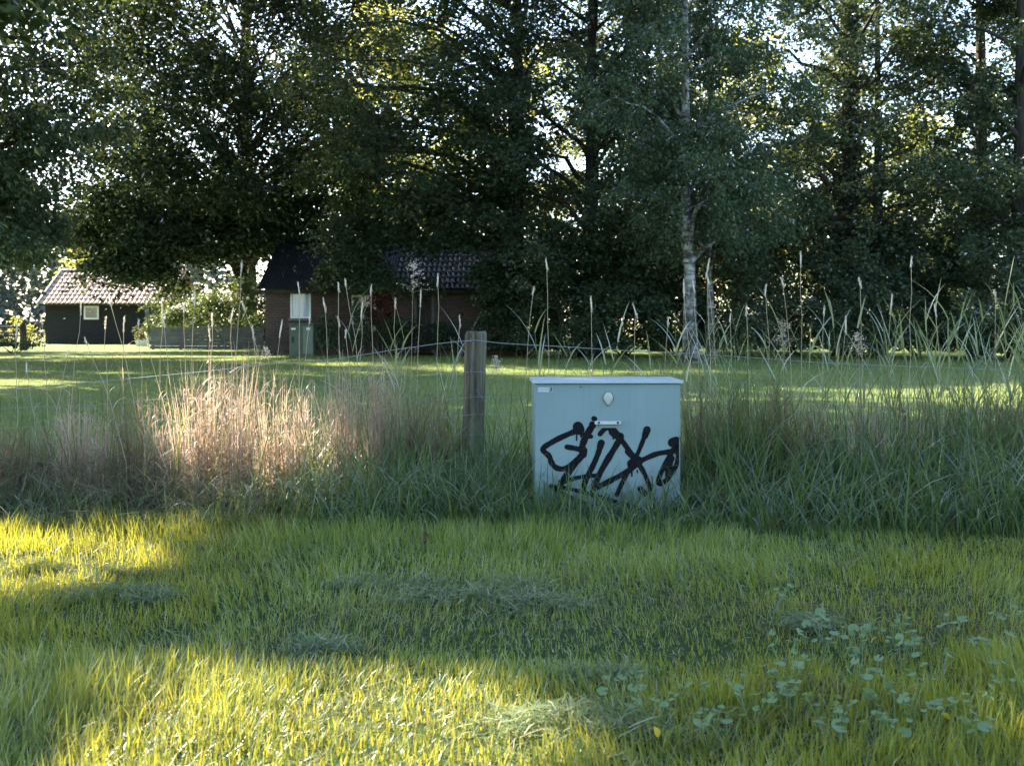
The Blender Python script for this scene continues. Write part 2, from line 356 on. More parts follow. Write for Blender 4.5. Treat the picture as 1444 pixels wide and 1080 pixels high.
M['green_box_pale'] = solid('green_polyester_pale', [(.3,(.105,.125,.100)),(.7,(.14,.16,.13))], (5,5,5), 1, .55, .05)  # paler green for the right hand door
def glass_mat():
    m, nt, out = new_mat('window_glass'); N = nt.nodes.new
    t = N('ShaderNodeBsdfTransparent'); g = N('ShaderNodeBsdfGlossy'); g.inputs['Roughness'].default_value = .03
    f = N('ShaderNodeFresnel'); f.inputs[0].default_value = 1.5; mx = N('ShaderNodeMixShader')
    nt.links.new(f.outputs[0], mx.inputs[0]); nt.links.new(t.outputs[0], mx.inputs[1]); nt.links.new(g.outputs[0], mx.inputs[2]); nt.links.new(mx.outputs[0], out.inputs[0]); return m
M['glass'] = glass_mat()
def brick_mat():
    m, nt, out = new_mat('brick_wall'); N = nt.nodes.new; Lk = nt.links.new
    tc = N('ShaderNodeTexCoord'); mp = mapping(nt, tc.outputs['Object'], (1,1,1))
    sx = N('ShaderNodeSeparateXYZ'); Lk(mp, sx.inputs[0]); cb = N('ShaderNodeCombineXYZ')
    ad = N('ShaderNodeMath'); ad.operation = 'ADD'; Lk(sx.outputs[0], ad.inputs[0]); Lk(sx.outputs[1], ad.inputs[1])
    Lk(ad.outputs[0], cb.inputs[0]); Lk(sx.outputs[2], cb.inputs[1])
    b = N('ShaderNodeTexBrick'); Lk(cb.outputs[0], b.inputs['Vector']); b.inputs['Scale'].default_value = 1.0
    b.inputs['Brick Width'].default_value = .22; b.inputs['Row Height'].default_value = .075; b.inputs['Mortar Size'].default_value = .009
    b.inputs['Color1'].default_value = (.056,.032,.028,1); b.inputs['Color2'].default_value = (.098,.052,.044,1); b.inputs['Mortar'].default_value = (.105,.098,.092,1)
    n = noise(nt, tc.outputs['Object'], 1.3, 4)
    c = mixc(nt, .6, b.outputs['Color'], ramp(nt, n, [(.3,(.5,.5,.5)),(.7,(1,1,1))]), 'MULTIPLY')
    p = N('ShaderNodeBsdfPrincipled'); Lk(c, p.inputs['Base Color']); p.inputs['Roughness'].default_value = .9
    bp = N('ShaderNodeBump'); bp.inputs['Strength'].default_value = .6; bp.inputs['Distance'].default_value = .01; bp.invert = True; Lk(b.outputs['Fac'], bp.inputs['Height']); Lk(bp.outputs[0], p.inputs['Normal'])
    Lk(p.outputs[0], out.inputs[0]); return m
M['brick'] = brick_mat()

# ------------------------------------------------------------------ ground
g = MB(); g.add([(-900,-300,0),(900,-300,0),(900,1500,0),(-900,1500,0)], [(0,1,2,3)])
tag(g.build('ground', M['ground']), 'flat grassy ground with verge, mown lawn and far meadow', 'ground', kind='structure')

# ------------------------------------------------------------------ trees
PATCHES = [  # sunny outlines on the ground; the crowns are cut open above them
    [(-4.6,3.9),(-1.95,4.0),(-1.35,4.8),(-1.15,5.75),(-2.2,5.75),(-4.6,5.3)],
    [(-1.22,1.5),(-1.18,3.05),(-0.80,3.50),(0.12,3.50),(0.40,2.8),(0.32,1.5)],
    [(1.22,1.7),(1.20,2.75),(1.45,3.0),(2.3,3.0),(2.3,1.7)],
    [(-1.85,5.85),(-0.55,5.80),(-0.25,6.5),(-0.45,7.7),(-1.9,7.7)],
    [(-16,34),(-7,35),(-7,36.2),(-16,37)],
]
def inside(poly, x, y):
    r = np.zeros(len(x), bool); n = len(poly)
    for i in range(n):
        x1, y1 = poly[i]; x2, y2 = poly[(i+1) % n]
        if y1 == y2: continue
        c = ((y1 > y) != (y2 > y)) & (x < (x2-x1)*(y-y1)/(y2-y1)+x1)
        r ^= c
    return r
def shaded(P, strength=1.0):
    """True for leaves to keep: those whose shadow misses the sunny patches"""
    k = P[:,2]/SUN[2]; x = P[:,0]-SUN[0]*k; y = P[:,1]-SUN[1]*k
    x = x+rng.normal(0,.05,len(x)); y = y+rng.normal(0,.05,len(y))
    bad = np.zeros(len(P), bool)
    for q in PATCHES: bad |= inside(q, x, y)
    return ~(bad & (rng.uniform(0,1,len(P)) < strength))

def crown_points(x, y, H, R, zb, lobes, clumps, leaves, shape=0.8, flat=0.62, spread=0.34, ry=1.0, zmax=None):
    """lobes > clumps > leaves; returns lobe centres, clump centres and leaf points"""
    i = np.arange(lobes); u = ((i+rng.uniform(.1,.9,lobes))/lobes)**1.35
    prof = np.sin(PI*(0.16+0.80*u))**shape
    az = i*2.399963+rng.uniform(-.4,.4,lobes); rad = R*prof*rng.uniform(.35,.80,lobes)
    lc = np.stack([x+rad*np.cos(az), y+rad*np.sin(az)*ry, zb+(H-zb)*(0.04+0.90*u)], 1)
    lr = R*spread*rng.uniform(.75,1.3,lobes)
    d = unit(rng.normal(0,1,(lobes*clumps,3)))*rng.uniform(.15,1,(lobes*clumps,1))**.5
    li = np.repeat(i, clumps)
    cc = lc[li]+d*lr[li][:,None]*np.array([1,1,flat])
    cr = lr[li]*rng.uniform(.22,.42,len(li))
    ci = rng.integers(0, len(cc), leaves)
    q = rng.normal(0,.62,(leaves,3))*cr[ci][:,None]*np.array([1,1,.55])
    P = cc[ci]+q
    rr = np.hypot(q[:,0], q[:,1]); P[:,2] -= rr*rr/(cr[ci]+1e-6)*0.35      # sprays droop outward
    P = P[P[:,2] > 0.25]
    return lc, cc, P, li
def limb(a, b, r0, r1, n=6, seg=5, wob=.06, up=.25, mb=None):
    a = np.asarray(a, float); b = np.asarray(b, float); t = np.linspace(0,1,seg+1)[:,None]
    L = np.linalg.norm(b-a); p = a+(b-a)*t; p[:,2] += np.sin(t[:,0]*PI)*L*up*.5
    p[1:-1] += rng.normal(0, wob*L*.35, (seg-1,3))
    mb.tube(p, r0+(r1-r0)*np.linspace(0,1,seg+1)**.8, n, cap=False)
    return p
def make_tree(name, label, x, y, H, R, zb, lobes=16, clumps=14, leaves=40000, size=.11, leaf='leaf_dark', bark='bark', tr=.28,
              lean=(0,0), droop=.35, cat='tree', group=None, keep=None, shape=.8, flat=.62, spread=.34, twigs=2, trunk_top=None, ry=1.0, aspect=.62, up=.6, sway=.02, cull=None, lod=True, off=(0,0), extra=(), thin=1.0, fine=1.0):
    root = empty(name, (x,y,0), label, cat, group)
    o = np.array([x,y,0.])
    lc, cc, P, li = crown_points(x+lean[0]*.6+off[0], y+lean[1]*.6+off[1], H, R, zb, lobes, clumps, leaves, shape, flat, spread, ry)
    top = trunk_top or H*.86
    n = 14; t = np.linspace(0,1,n)
    tp = np.stack([x+lean[0]*t+rng.normal(0,sway,n).cumsum()*.5, y+lean[1]*t+rng.normal(0,sway,n).cumsum()*.5, t*top-.05], 1)
    tp[0,:2] = (x,y)
    rad = tr*(1-.80*t**.9); rad[0] *= 1.45; rad[1] *= 1.08
    rr = rad[:,None]*(1+rng.normal(0,.05,(n,10)))
    mb = MB(); mb.tube(tp-o, rr, 10)
    me = mb.mesh('trunk', True); obj('trunk', me, M[bark], root)
    bm_ = MB()
    for k in range(lobes):
        z0 = max(.8, min(lc[k,2]-R*.30, top*.97)); 
        a = np.array([np.interp(z0, tp[:,2], tp[:,j]) for j in range(3)])
        r0 = max(.02, np.interp(z0, tp[:,2], rad)*.5)*thin*fine
        if thin < 1 and not shaded(np.linspace(a, lc[k], 9), 1.0).all(): continue
        p = limb(a-o, lc[k]-o, r0, r0*.28, 6, 5, .07, .25, bm_)
        ids = np.where(li == k)[0][:twigs*4:1][:clumps]
        for c in ids[:max(1, twigs*3)]:
            s = p[rng.integers(2,6)]
            limb(s, cc[c]-o, r0*.26, .006, 4, 3, .10, .12, bm_)
    for (xa, ya, za, ra, na) in extra:
        z0 = min(za+1.2, top*.9); a = np.array([np.interp(z0, tp[:,2], tp[:,j]) for j in range(3)])
        limb(a-o, np.array([xa,ya,za])-o, .07, .012, 6, 6, .05, .2, bm_)
    obj('branches', bm_.mesh('branches', True), M[bark], root)
    ex = []
    for (xa, ya, za, ra, na) in extra:          # single sprays on their own bough: low ones hang, high ones are added shade
        q = rng.normal(0,.5,(na,3))*ra*np.array([1,.8,.42]); q[:,2] -= np.hypot(q[:,0],q[:,1])**2/ra*.35; ex.append(q+np.array([xa,ya,za]))
    if ex: P = np.concatenate([P]+ex)
    if cull is not None: P = P[cull(P)]
    if keep is not None: P = P[keep(P)]
    hid = np.zeros(len(P), bool) if not lod else P[:,2] > EYE+1.08*HY/F*P[:,1]+.6           # above the view: fewer, larger leaves
    kk = ~hid | (rng.uniform(0,1,len(P)) < .34); P, hid = P[kk], hid[kk]
    size = np.where(hid, size*1.7, size)
    out = unit(np.stack([P[:,0]-x, P[:,1]-y, np.zeros(len(P))],1))[:,:2]*.5
    v = leaf_arrays(P-o, size, up, droop, aspect, out)
    obj('crown', leaf_mesh('crown', v), M[leaf], root)
    return root

def open_crown(x0, x1, z0, z1, share):
    """a thin place in a crown, given across and up"""
    def f(P):
        q = ((P[:,0]-(x0+x1)/2)/((x1-x0)/2))**2+((P[:,2]-(z0+z1)/2)/((z1-z0)/2))**2
        return (q > .6+.8*vnoise(P[:,0],P[:,2],.8)) | (rng.uniform(0,1,len(P)) > share)
    return f
keep_gap = lambda P: shaded(P, .995)
# unseen trees on the sun side, crowns shaped to shade the verge and lawn
make_tree('roadside_oak', 'tall roadside oak rising beyond the edge of the picture, tallest of the three there', -10.8, 15.4, 17.5, 6.6, 6.3, 30, 14, 30000, .30, 'leaf_dark', 'bark', .32, off=(-.4,-2.2), keep=keep_gap, cat='tree', spread=.36, lod=False, thin=.5)
make_tree('roadside_oak', 'smaller roadside oak beyond the edge, closest to the viewer', -9.3, 8.6, 13.0, 4.6, 4.9, 22, 14, 15000, .28, 'leaf_dark', 'bark', .28, keep=keep_gap, cat='tree', spread=.38, lod=False, thin=.5)
make_tree('roadside_oak', 'high crowned roadside oak whose leaves overhang the lawn from above', -13.2, 25.5, 20.0, 7.2, 8.8, 30, 14, 22000, .30, 'leaf_dark', 'bark', .34, keep=keep_gap, cat='tree', spread=.34, lod=False, thin=.5)
make_tree('roadside_oak', 'second tall roadside oak beyond the edge, behind the nearest one', -17.5, 20.5, 19.0, 6.8, 6.0, 24, 14, 18000, .30, 'leaf_dark', 'bark', .38, keep=keep_gap, cat='tree', spread=.36, lod=False, thin=.5)
# the tree whose drooping branches fill the upper corner above the shed meadow
make_tree('drooping_tree', 'big drooping tree filling the upper corner over the bright meadow', -15.7, 32.0, 18, 5.0, 2.9, 44, 16, 76000, .168, 'leaf_teal', 'bark', .40, droop=.75, extra=[(-13.7,34,16.8,2.8,8000),(-11.2,34.2,17.0,2.8,8000),(-9.0,34.5,16.0,2.8,8000),(-11.5,36.8,18.5,2.8,8000)], keep=keep_gap, spread=.33, flat=.8)  # high sprays added above the view to shade the lawn
make_tree('drooping_tree', 'farther drooping tree at the picture edge behind the big one', -23.5, 43.0, 19, 5.2, 3.6, 34, 15, 30000, .21, 'leaf_dark', 'bark', .36, droop=.6, keep=keep_gap, spread=.33, flat=.8)
# lime over the shed and the plank fence
make_tree('lime_tree', 'broad dark lime tree with sparkling sky gaps, hanging over shed and plank fence', -11.6, 49.5, 23, 7.6, 4.0, 92, 18, 116000, .205, 'leaf_lime', 'bark', .48, shape=.45, off=(.4,-5.5), fine=.6, cull=open_crown(-7.2,-2.5,9.4,13.6,.5), extra=[(gx(p,q),q,EYE+(455-r)/F*q,t,n_) for p,q,r,t,n_ in [(130,44,325,1.5,2200),(165,43,362,1.4,2400),(205,42.5,375,1.3,2400),(250,42.5,338,1.4,2600),(290,42.5,335,1.3,2400),(335,42.5,328,1.3,2400),(365,42,320,1.4,2400),(225,42,320,1.7,2600),(300,42,320,1.7,2600),(150,43,285,1.5,1800)]], droop=.45, spread=.26, flat=.55, keep=keep_gap)
# oak before the brick house
make_tree('oak_tree', 'dark spreading tree whose branches hang over the black house roof', 0.15, 37.0, 20, 5.6, 4.0, 58, 16, 78000, .15, 'leaf_dark', 'bark', .30, off=(-2.9,-.6), cull=open_crown(-6.2,-2.6,8.4,11.6,.55), extra=[(gx(p,q),q,EYE+(455-r)/F*q,t,n_) for p,q,r,t,n_ in [(500,35.6,365,1.0,2600),(472,35.8,388,.6,900),(530,35.4,388,.8,2000),(560,35.8,325,1.1,2600),(640,35.6,330,1.0,2400),(692,35.5,380,.7,1500),(712,35.5,400,.9,2200),(600,36,400,.5,600),(500,36,320,1.2,2600)]]+[(-5.2,35.5,16.5,2.8,8000),(-3.0,34.8,15.5,2.8,8000),(-6.6,37.2,17.5,2.8,8000)], spread=.30, flat=.48, droop=.3, keep=keep_gap)  # the last three sprays, high up, are added to shade the lawn
make_tree('maple_tree', 'dense dark tree between house and birches, branches sweeping down to the lawn', 2.5, 36.0, 19, 4.8, 1.0, 54, 16, 76000, .15, 'leaf_teal', 'bark', .30, spread=.32, flat=.55, keep=keep_gap)
def birch(px_, Y, label, R, leaves, tr, lean, zb, bk='birch'):
    return make_tree('birch_tree', label, gx(px_,Y), Y, 18, R, zb, 36, 15, leaves, .11, 'leaf_teal', bk, tr, lean=lean, droop=.8, spread=.30, flat=.9, group='birches at the wood edge', sway=.05, keep=keep_gap, aspect=.7, cull=lambda P: ~((np.abs(P[:,0]-gx(px_,Y)+.08) < .30) & (P[:,1] < Y) & (((P[:,2] > 6.3) & (P[:,2] < 11)) | ((P[:,2] > 2.2) & (P[:,2] < 4.6)))))
birch(975, 30.0, 'birch with bright white trunk standing before the dark wood', 3.6, 50000, .175, (-.15,0), 3.0)
birch(1003, 34.0, 'thinner grey birch close behind the bright white one', 3.6, 40000, .12, (.1,0), 2.6)
make_tree('ivy_tree', 'thick black trunked tree wrapped in ivy right of the birches', gx(1196,36), 36.0, 17, 4.6, 2.4, 36, 15, 42000, .15, 'leaf_teal', 'bark', .36, spread=.32, flat=.6, cull=open_crown(11.8,15.2,3.8,8.6,.62), keep=keep_gap, sway=.01)
make_tree('alder_tree', 'slim grey trunked tree just right of the ivy clad one', gx(1238,37), 37.0, 16, 3.4, 3.0, 24, 14, 22000, .15, 'leaf_teal', 'bark_grey', .22, spread=.36, cull=open_crown(11.8,15.2,3.8,8.6,.62), keep=keep_gap, sway=.01)
make_tree('alder_tree', 'leaning dark tree with sky showing behind its trunk, second from the picture edge', gx(1383,37), 37.0, 17, 3.2, 4.0, 24, 14, 26000, .15, 'leaf_dark', 'bark', .34, spread=.32, cull=open_crown(11.8,15.0,3.8,8.6,.62), keep=keep_gap, sway=.01)
make_tree('alder_tree', 'thick dark tree at the very edge of the picture, rightmost of all', gx(1440,34), 34.0, 17, 3.4, 2.5, 28, 14, 34000, .15, 'leaf_teal', 'bark', .36, spread=.34, keep=keep_gap, sway=.01)
make_tree('hornbeam', 'dense dark tree filling the wood behind the two birches', gx(930,42), 42.0, 16, 4.6, 2.0, 34, 14, 28000, .17, 'leaf_dark', 'bark', .28, spread=.34, keep=keep_gap)
# ivy on the black trunk
ivy_n = 6000
az = rng.uniform(0,2*PI,ivy_n); z = rng.uniform(.1,12.5,ivy_n); rr = .40*(1-.045*z)+rng.uniform(0,.09,ivy_n)
ix = gx(1196,36)
iv = empty('ivy', (ix,36,0), 'dark ivy climbing the thick black trunk right of the birches', 'ivy')
obj('leaves', leaf_mesh('leaves', leaf_arrays(np.stack([rr*np.cos(az), rr*np.sin(az), z],1), .10, .2, .5, .9)), M['leaf_dark'], iv)
# sunlit trees deeper in the wood
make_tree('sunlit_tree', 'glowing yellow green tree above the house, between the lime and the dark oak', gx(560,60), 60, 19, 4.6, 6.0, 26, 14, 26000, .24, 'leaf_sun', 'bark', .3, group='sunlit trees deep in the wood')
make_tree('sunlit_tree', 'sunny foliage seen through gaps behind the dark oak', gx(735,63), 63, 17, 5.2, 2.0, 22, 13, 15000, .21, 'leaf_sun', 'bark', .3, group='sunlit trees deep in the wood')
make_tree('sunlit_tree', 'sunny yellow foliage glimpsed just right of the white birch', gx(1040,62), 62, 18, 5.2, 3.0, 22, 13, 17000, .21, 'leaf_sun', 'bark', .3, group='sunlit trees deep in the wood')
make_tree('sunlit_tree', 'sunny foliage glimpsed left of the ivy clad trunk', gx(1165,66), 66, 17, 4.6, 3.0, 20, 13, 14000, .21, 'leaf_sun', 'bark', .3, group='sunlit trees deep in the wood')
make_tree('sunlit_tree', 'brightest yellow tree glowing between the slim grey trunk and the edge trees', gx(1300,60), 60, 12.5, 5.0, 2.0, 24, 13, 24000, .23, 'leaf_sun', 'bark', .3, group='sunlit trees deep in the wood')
make_tree('garden_tree', 'small sunlit tree behind the shed roof under the lime', gx(125,66), 66, 6.3, 2.0, 2.2, 14, 12, 6000, .17, 'leaf_sun', 'bark', .16)
make_tree('garden_tree', 'greyish spreading tree in the gap behind the lime and drooping tree', gx(210,72), 72, 10.0, 3.6, 2.0, 16, 12, 14000, .17, 'leaf_far_haze', 'bark', .2)
# undergrowth at the wood edge: separate shrubs
def make_shrub(name, label, x, y, H, R, leaves, size, leaf, group=None, zb=.15, droop=.3, cat='shrub', stems=7, aspect=.6, ry=.8):
    root = empty(name, (x,y,0), label, cat, group); o = np.array([x,y,0.])
    lc, cc, P, li = crown_points(x, y, H, R, zb, 10, 12, leaves, .45, .8, .42, ry)
    mb = MB()
    for k in range(stems):
        limb((rng.normal(0,.1),rng.normal(0,.1),-.03), lc[rng.integers(len(lc))]-o, .02+.012*H*.3, .006, 5, 4, .08, .2, mb)
    obj('stems', mb.mesh('stems', True), M['bark'], root)
    obj('foliage', leaf_mesh('foliage', leaf_arrays(P-o, size, .5, droop, aspect)), M[leaf], root)
    return root
under = [(735,35.5,2.0,1.5,'leaf_dark','dark leafy shrub at the house corner'),
         (800,34,4.2,2.0,'leaf_dark','tall dark shrub right behind the blue grey cabinet'),
         (880,36,5.0,2.2,'leaf_dark','tall dark shrub just left of the white birch'),
         (950,39,4.0,2.0,'leaf_dark','dark shrub directly behind the white birch trunk'),
         (1040,35,4.4,2.1,'leaf_teal','dark bushy shrub just right of the two birches'),
         (1120,38,5.2,2.4,'leaf_dark','high dark shrub between birches and ivy clad trunk'),
         (1205,34,3.2,2.0,'leaf_teal','shrub covering the foot of the ivy clad trunk'),
         (1290,36,3.4,2.2,'leaf_dark','wide dark shrub below the brightest yellow tree'),
         (1372,35,3.4,2.0,'leaf_dark','shrub at the foot of the leaning dark tree'),
         (1440,32,3.8,2.0,'leaf_teal','shrub at the picture edge before the rightmost tree'),
         (690,41,3.4,2.0,'leaf_dark','dark shrub growing behind the house end'),
         (1000,44,6.0,3.0,'leaf_dark','deep shadowed thicket far behind the birches'),
         (1240,45,6.0,3.2,'leaf_dark','deep shadowed thicket far behind the slim grey trunk'),
         (1420,44,5.0,3.0,'leaf_dark','deep shadowed thicket far behind the edge trees'),
         (810,45,6.0,3.4,'leaf_dark','deep shadowed thicket behind the tall shrubs right of house')]
for px_, Y, H_, R_, lf, lb in under:
    make_shrub('woodland_shrub', lb, gx(px_,Y), Y, H_, R_, 10500 if Y < 40 else 6500, .135, lf, 'undergrowth at the wood edge')
make_shrub('garden_hedge', 'dark hedge behind the white roses, nearer the shed', gx(258,50.5), 50.5, 3.0, 1.9, 6500, .14, 'leaf_dark', 'hedge behind the roses')
make_shrub('garden_hedge', 'dark hedge behind the white roses, nearer the house', gx(345,50.5), 50.5, 3.4, 1.9, 6500, .14, 'leaf_dark', 'hedge behind the roses')
make_shrub('woodland_shrub', 'dark shrub filling the gap behind the reeds right of the birches', gx(1085,41), 41, 4.0, 2.2, 8000, .14, 'leaf_dark', 'undergrowth at the wood edge')
make_shrub('woodland_shrub', 'dark shrub filling the gap left of the picture edge trees', gx(1335,41), 41, 3.6, 2.2, 8000, .14, 'leaf_dark', 'undergrowth at the wood edge')
# far wood on the horizon
n = 19000
fx = np.where(rng.uniform(0,1,n) < .6, rng.uniform(-100,-35,n), rng.uniform(-140,140,n)); fy = rng.uniform(118,150,n); top = 9+5*vnoise(fx, fy*0, 9)+3*vnoise(fx, fy*0+9, 3)
fz = top*rng.uniform(0,1,n)**.8
tag(obj('far_wood', leaf_mesh('far_wood', leaf_arrays(np.stack([fx,fy,fz],1), .95, .5, .2, .8)), M['leaf_far_haze']), 'blue grey far wood beyond the sunny meadow', 'wood', kind='stuff')

# ------------------------------------------------------------------ shed
def tile_row_mesh(name, width, length, tile_w, amp, lip=.03, sub=6):
    """one course of pantiles: an S-wave across, a lip at the lower end; x across, y up the slope"""
    k = max(1, int(round(width/tile_w))); nx = k*sub+1
    x = np.linspace(0, width, nx); ph = x/width*k*2*PI
    z = amp*(np.sin(ph)+.35*np.sin(2*ph+.6))
    v = []
    for y_, dz in ((0,-lip),(0,0),(length,-lip*.9)): v.append(np.stack([x, np.full(nx,y_), z+dz+lip],1))
    v = np.concatenate(v); f = []
    for r in range(2):
        for i in range(nx-1): f.append((r*nx+i, r*nx+i+1, (r+1)*nx+i+1, (r+1)*nx+i))
    mb = MB(); mb.add(v, f); return mb.mesh(name, False)
def tiled_roof(root, x0, x1, y_e, z_e, y_r, z_r, rows, tile_w, amp, mat, name='tile_row', lip=.03):
    run = math.hypot(y_r-y_e, z_r-z_e); ang = math.atan2(z_r-z_e, y_r-y_e); L = run/rows*1.08
    me = tile_row_mesh(name, x1-x0, L, tile_w, amp, lip); me.materials.append(mat)
    for r in range(rows):
        o = bpy.data.objects.new(name, me); link(o, root)
        t = r/rows; o.location = (x0, y_e+(y_r-y_e)*t, z_e+(z_r-z_e)*t); o.rotation_euler = (ang,0,0)
SY = 57.0
x0, x1 = gx(64,SY), gx(212,SY); z_e = W(0,424,SY)[2]
shed = empty('garden_shed', ((x0+x1)/2, SY, 0), 'low black boarded shed with red tiled roof and small white window', 'shed')
so = np.array([(x0+x1)/2, SY, 0])
hw = (x1-x0)/2; dep = 5.0
nb = 11
for i in range(nb):      # horizontal boards, lapped
    z0 = .04+i*(z_e-.06)/nb; z1 = z0+(z_e-.06)/nb+.02
    mb = MB(); q = .012
    mb.add([(-hw,-.03,z0),(hw,-.03,z0),(hw,-.012,z1),(-hw,-.012,z1),(-hw,.0,z0),(hw,.0,z0),(hw,.0,z1),(-hw,.0,z1)],
           [(0,1,2,3),(0,4,5,1),(2,6,7,3),(1,5,6,2),(0,3,7,4)])
    mb.build('board', M['tar_board'], shed)
ridge_z = 3.75; ridge_y = 2.5
mb = MB(); mb.box(-hw+.02,hw-.02,.005,dep,.0,z_e-.04)
mb.add([(-hw+.02,.005,z_e-.04),(-hw+.02,dep,z_e-.04),(-hw+.02,ridge_y,ridge_z-.12),(hw-.02,.005,z_e-.04),(hw-.02,dep,z_e-.04),(hw-.02,ridge_y,ridge_z-.12)], [(0,2,1),(3,4,5)])
mb.build('wall', M['tar_board'], shed)
rx0 = gx(60,SY)-so[0]; rx1 = gx(243,SY)-so[0]
tiled_roof(shed, rx0, rx1, -.45, z_e-.16, ridge_y, ridge_z, 8, .23, .028, M['tile_red'], lip=.05)
mb = MB(); mb.add([(rx0,ridge_y,ridge_z),(rx1,ridge_y,ridge_z),(rx1,dep+.4,z_e-.1),(rx0,dep+.4,z_e-.1)], [(0,1,2,3)]); mb.build('rear_roof', M['tile_red'], shed)
mb = MB()
for i in range(18): 
    xa = rx0+(rx1-rx0)*i/18; mb.tube([(xa,ridge_y,ridge_z+.02),(xa+(rx1-rx0)/18*1.05,ridge_y,ridge_z+.035)], [.10,.115], 8)
mb.build('ridge_tiles', M['tile_red'], shed)
mb = MB(); mb.bar((rx0-.05,-.55,z_e-.20),(rx0-.05,ridge_y,ridge_z+.02),.05,.22); mb.build('barge_board', M['barge_paint'], shed)
mb = MB(); mb.bar((rx1,-.48,z_e-.20),(rx1,ridge_y,ridge_z+.0),.05,.16); mb.build('barge_board', M['old_wood'], shed)
mb = MB(); mb.box(rx0,rx1,-.42,-.36,z_e-.26,z_e-.17); mb.build('gutter_board', M['old_wood'], shed)
wx0, wx1 = gx(119,SY)-so[0], gx(140,SY)-so[0]; wz0, wz1 = W(0,450.5,SY)[2], W(0,431.5,SY)[2]
wroot = MB(); t_ = .085
wroot.box(wx0,wx1,-.09,-.035,wz0,wz0+t_); wroot.box(wx0,wx1,-.09,-.035,wz1-t_,wz1)
wroot.box(wx0,wx0+t_,-.088,-.035,wz0+t_,wz1-t_); wroot.box(wx1-t_,wx1,-.088,-.035,wz0+t_,wz1-t_)
win = wroot.build('window', M['white_paint'], shed)
mb = MB(); mb.box(wx0+t_,wx1-t_,-.060,-.056,wz0+t_,wz1-t_); mb.build('pane', M['glass'], win)
mb = MB()
xs = np.linspace(wx0+t_,wx1-t_,25); cv = np.concatenate([np.stack([xs, -.043+.006*np.sin(np.arange(25)*1.9), np.full(25,zz)],1) for zz in (wz0+t_,wz1-t_)])
mb.add(cv, [(i,i+1,i+26,i+25) for i in range(24)]); mb.build('curtain', M['lace'], win)
mb = MB(); mb.bar((gx(209.5,SY)-so[0],-.30,z_e-.2),(gx(213,SY)-so[0],-.30,0),.20,.12); mb.build('porch_post', M['grey_board'], shed)
mb = MB(); mb.bar((gx(228,SY)-so[0],-.25,z_e-.2),(gx(226,SY)-so[0],-.25,0),.12,.12); mb.build('porch_post', M['old_wood'], shed)

# trough with red flowers by the shed
TX, TY = gx(200,52), 52.0
tr_ = empty('flower_trough', (TX,TY,0), 'small white trough of red flowers beside the porch post', 'planter')
mb = MB(); mb.add([(-.20,-.15,0),(.20,-.15,0),(.20,.15,0),(-.20,.15,0),(-.26,-.19,.26),(.26,-.19,.26),(.26,.19,.26),(-.26,.19,.26),(-.22,-.15,.26),(.22,-.15,.26),(.22,.15,.26),(-.22,.15,.26),(-.2,-.13,.2),(.2,-.13,.2),(.2,.13,.2),(-.2,.13,.2)],
    [(0,3,2,1),(0,1,5,4),(1,2,6,5),(2,3,7,6),(3,0,4,7),(4,5,9,8),(5,6,10,9),(6,7,11,10),(7,4,8,11),(8,9,13,12),(9,10,14,13),(10,11,15,14),(11,8,12,15),(12,13,14,15)])
mb.build('trough', M['white_paint'], tr_)
q = rng.normal(0,1,(260,3))*(.13,.1,.12)+(0,0,.48); obj('foliage', leaf_mesh('foliage', leaf_arrays(q,.09,.5,.2)), M['leaf_rose'], tr_)
q = rng.normal(0,1,(70,3))*(.12,.09,.12)+(0,-.05,.58); obj('flowers', leaf_mesh('flowers', leaf_arrays(q,.08,.5,.0,.9)), M['petal_red'], tr_)['kind'] = 'stuff'

# weathered plank fence
FY = 45.0
fx0, fx1 = gx(213,FY), gx(372,FY)
pf = empty('plank_fence', ((fx0+fx1)/2,FY,0), 'low fence of grey weathered horizontal planks below the rose bush', 'fence'); fo = (fx0+fx1)/2
nz_ = 7; ztop = W(0,461,FY)[2]
for i in range(nz_):
    z0 = .03+i*(ztop-.03)/nz_; d = rng.normal(0,.008)-.012*(i % 2)
    mb = MB(); mb.box(fx0-fo+rng.normal(0,.02), fx1-fo+rng.normal(0,.02), -.02+d, .01+d, z0, z0+(ztop-.03)/nz_-.008); mb.build('plank', M['grey_board'], pf, bevel=.004)
for k in range(5):
    xx = fx0-fo+.06+(fx1-fx0-.12)*k/4; mb = MB(); mb.box(xx-.04,xx+.04,.03,.11,0,ztop+.05); mb.build('fence_post', M['grey_board'], pf, bevel=.005)
# white roses climbing over it
rb = empty('rose_bush', (gx(330,46.2),46.2,0), 'sprawling rose bush with white blooms over the plank fence', 'rose bush')
ro = np.array([gx(330,46.2),46.2,0])
cl = []
for px_, py, r_ in [(250,440,.55),(275,430,.6),(300,425,.6),(325,430,.65),(345,412,.55),(360,425,.6),(385,440,.55),(402,432,.45),(310,450,.7),(350,455,.75),(385,462,.6),(270,455,.6),(240,450,.45),(330,470,.7),(375,478,.6),(338,400,.35),(408,448,.4)]:
    c = W(px_,py,46.2); cl.append((c[0],c[1]+rng.normal(0,.3),c[2],r_))
P = []
for c in cl: P.append(rng.normal(0,.5,(900,3))*c[3]*np.array([1,.7,.75])+np.array(c[:3]))
P = np.concatenate(P); P = P[P[:,2] > .1]
mb = MB()
for c in cl: limb((rng.normal(0,.5),rng.normal(0,.15),0), np.array(c[:3])-ro, .025, .008, 5, 5, .08, .35, mb)
obj('stems', mb.mesh('stems', True), M['bark'], rb)
obj('foliage', leaf_mesh('foliage', leaf_arrays(P-ro,.10,.5,.3)), M['leaf_rose'], rb)
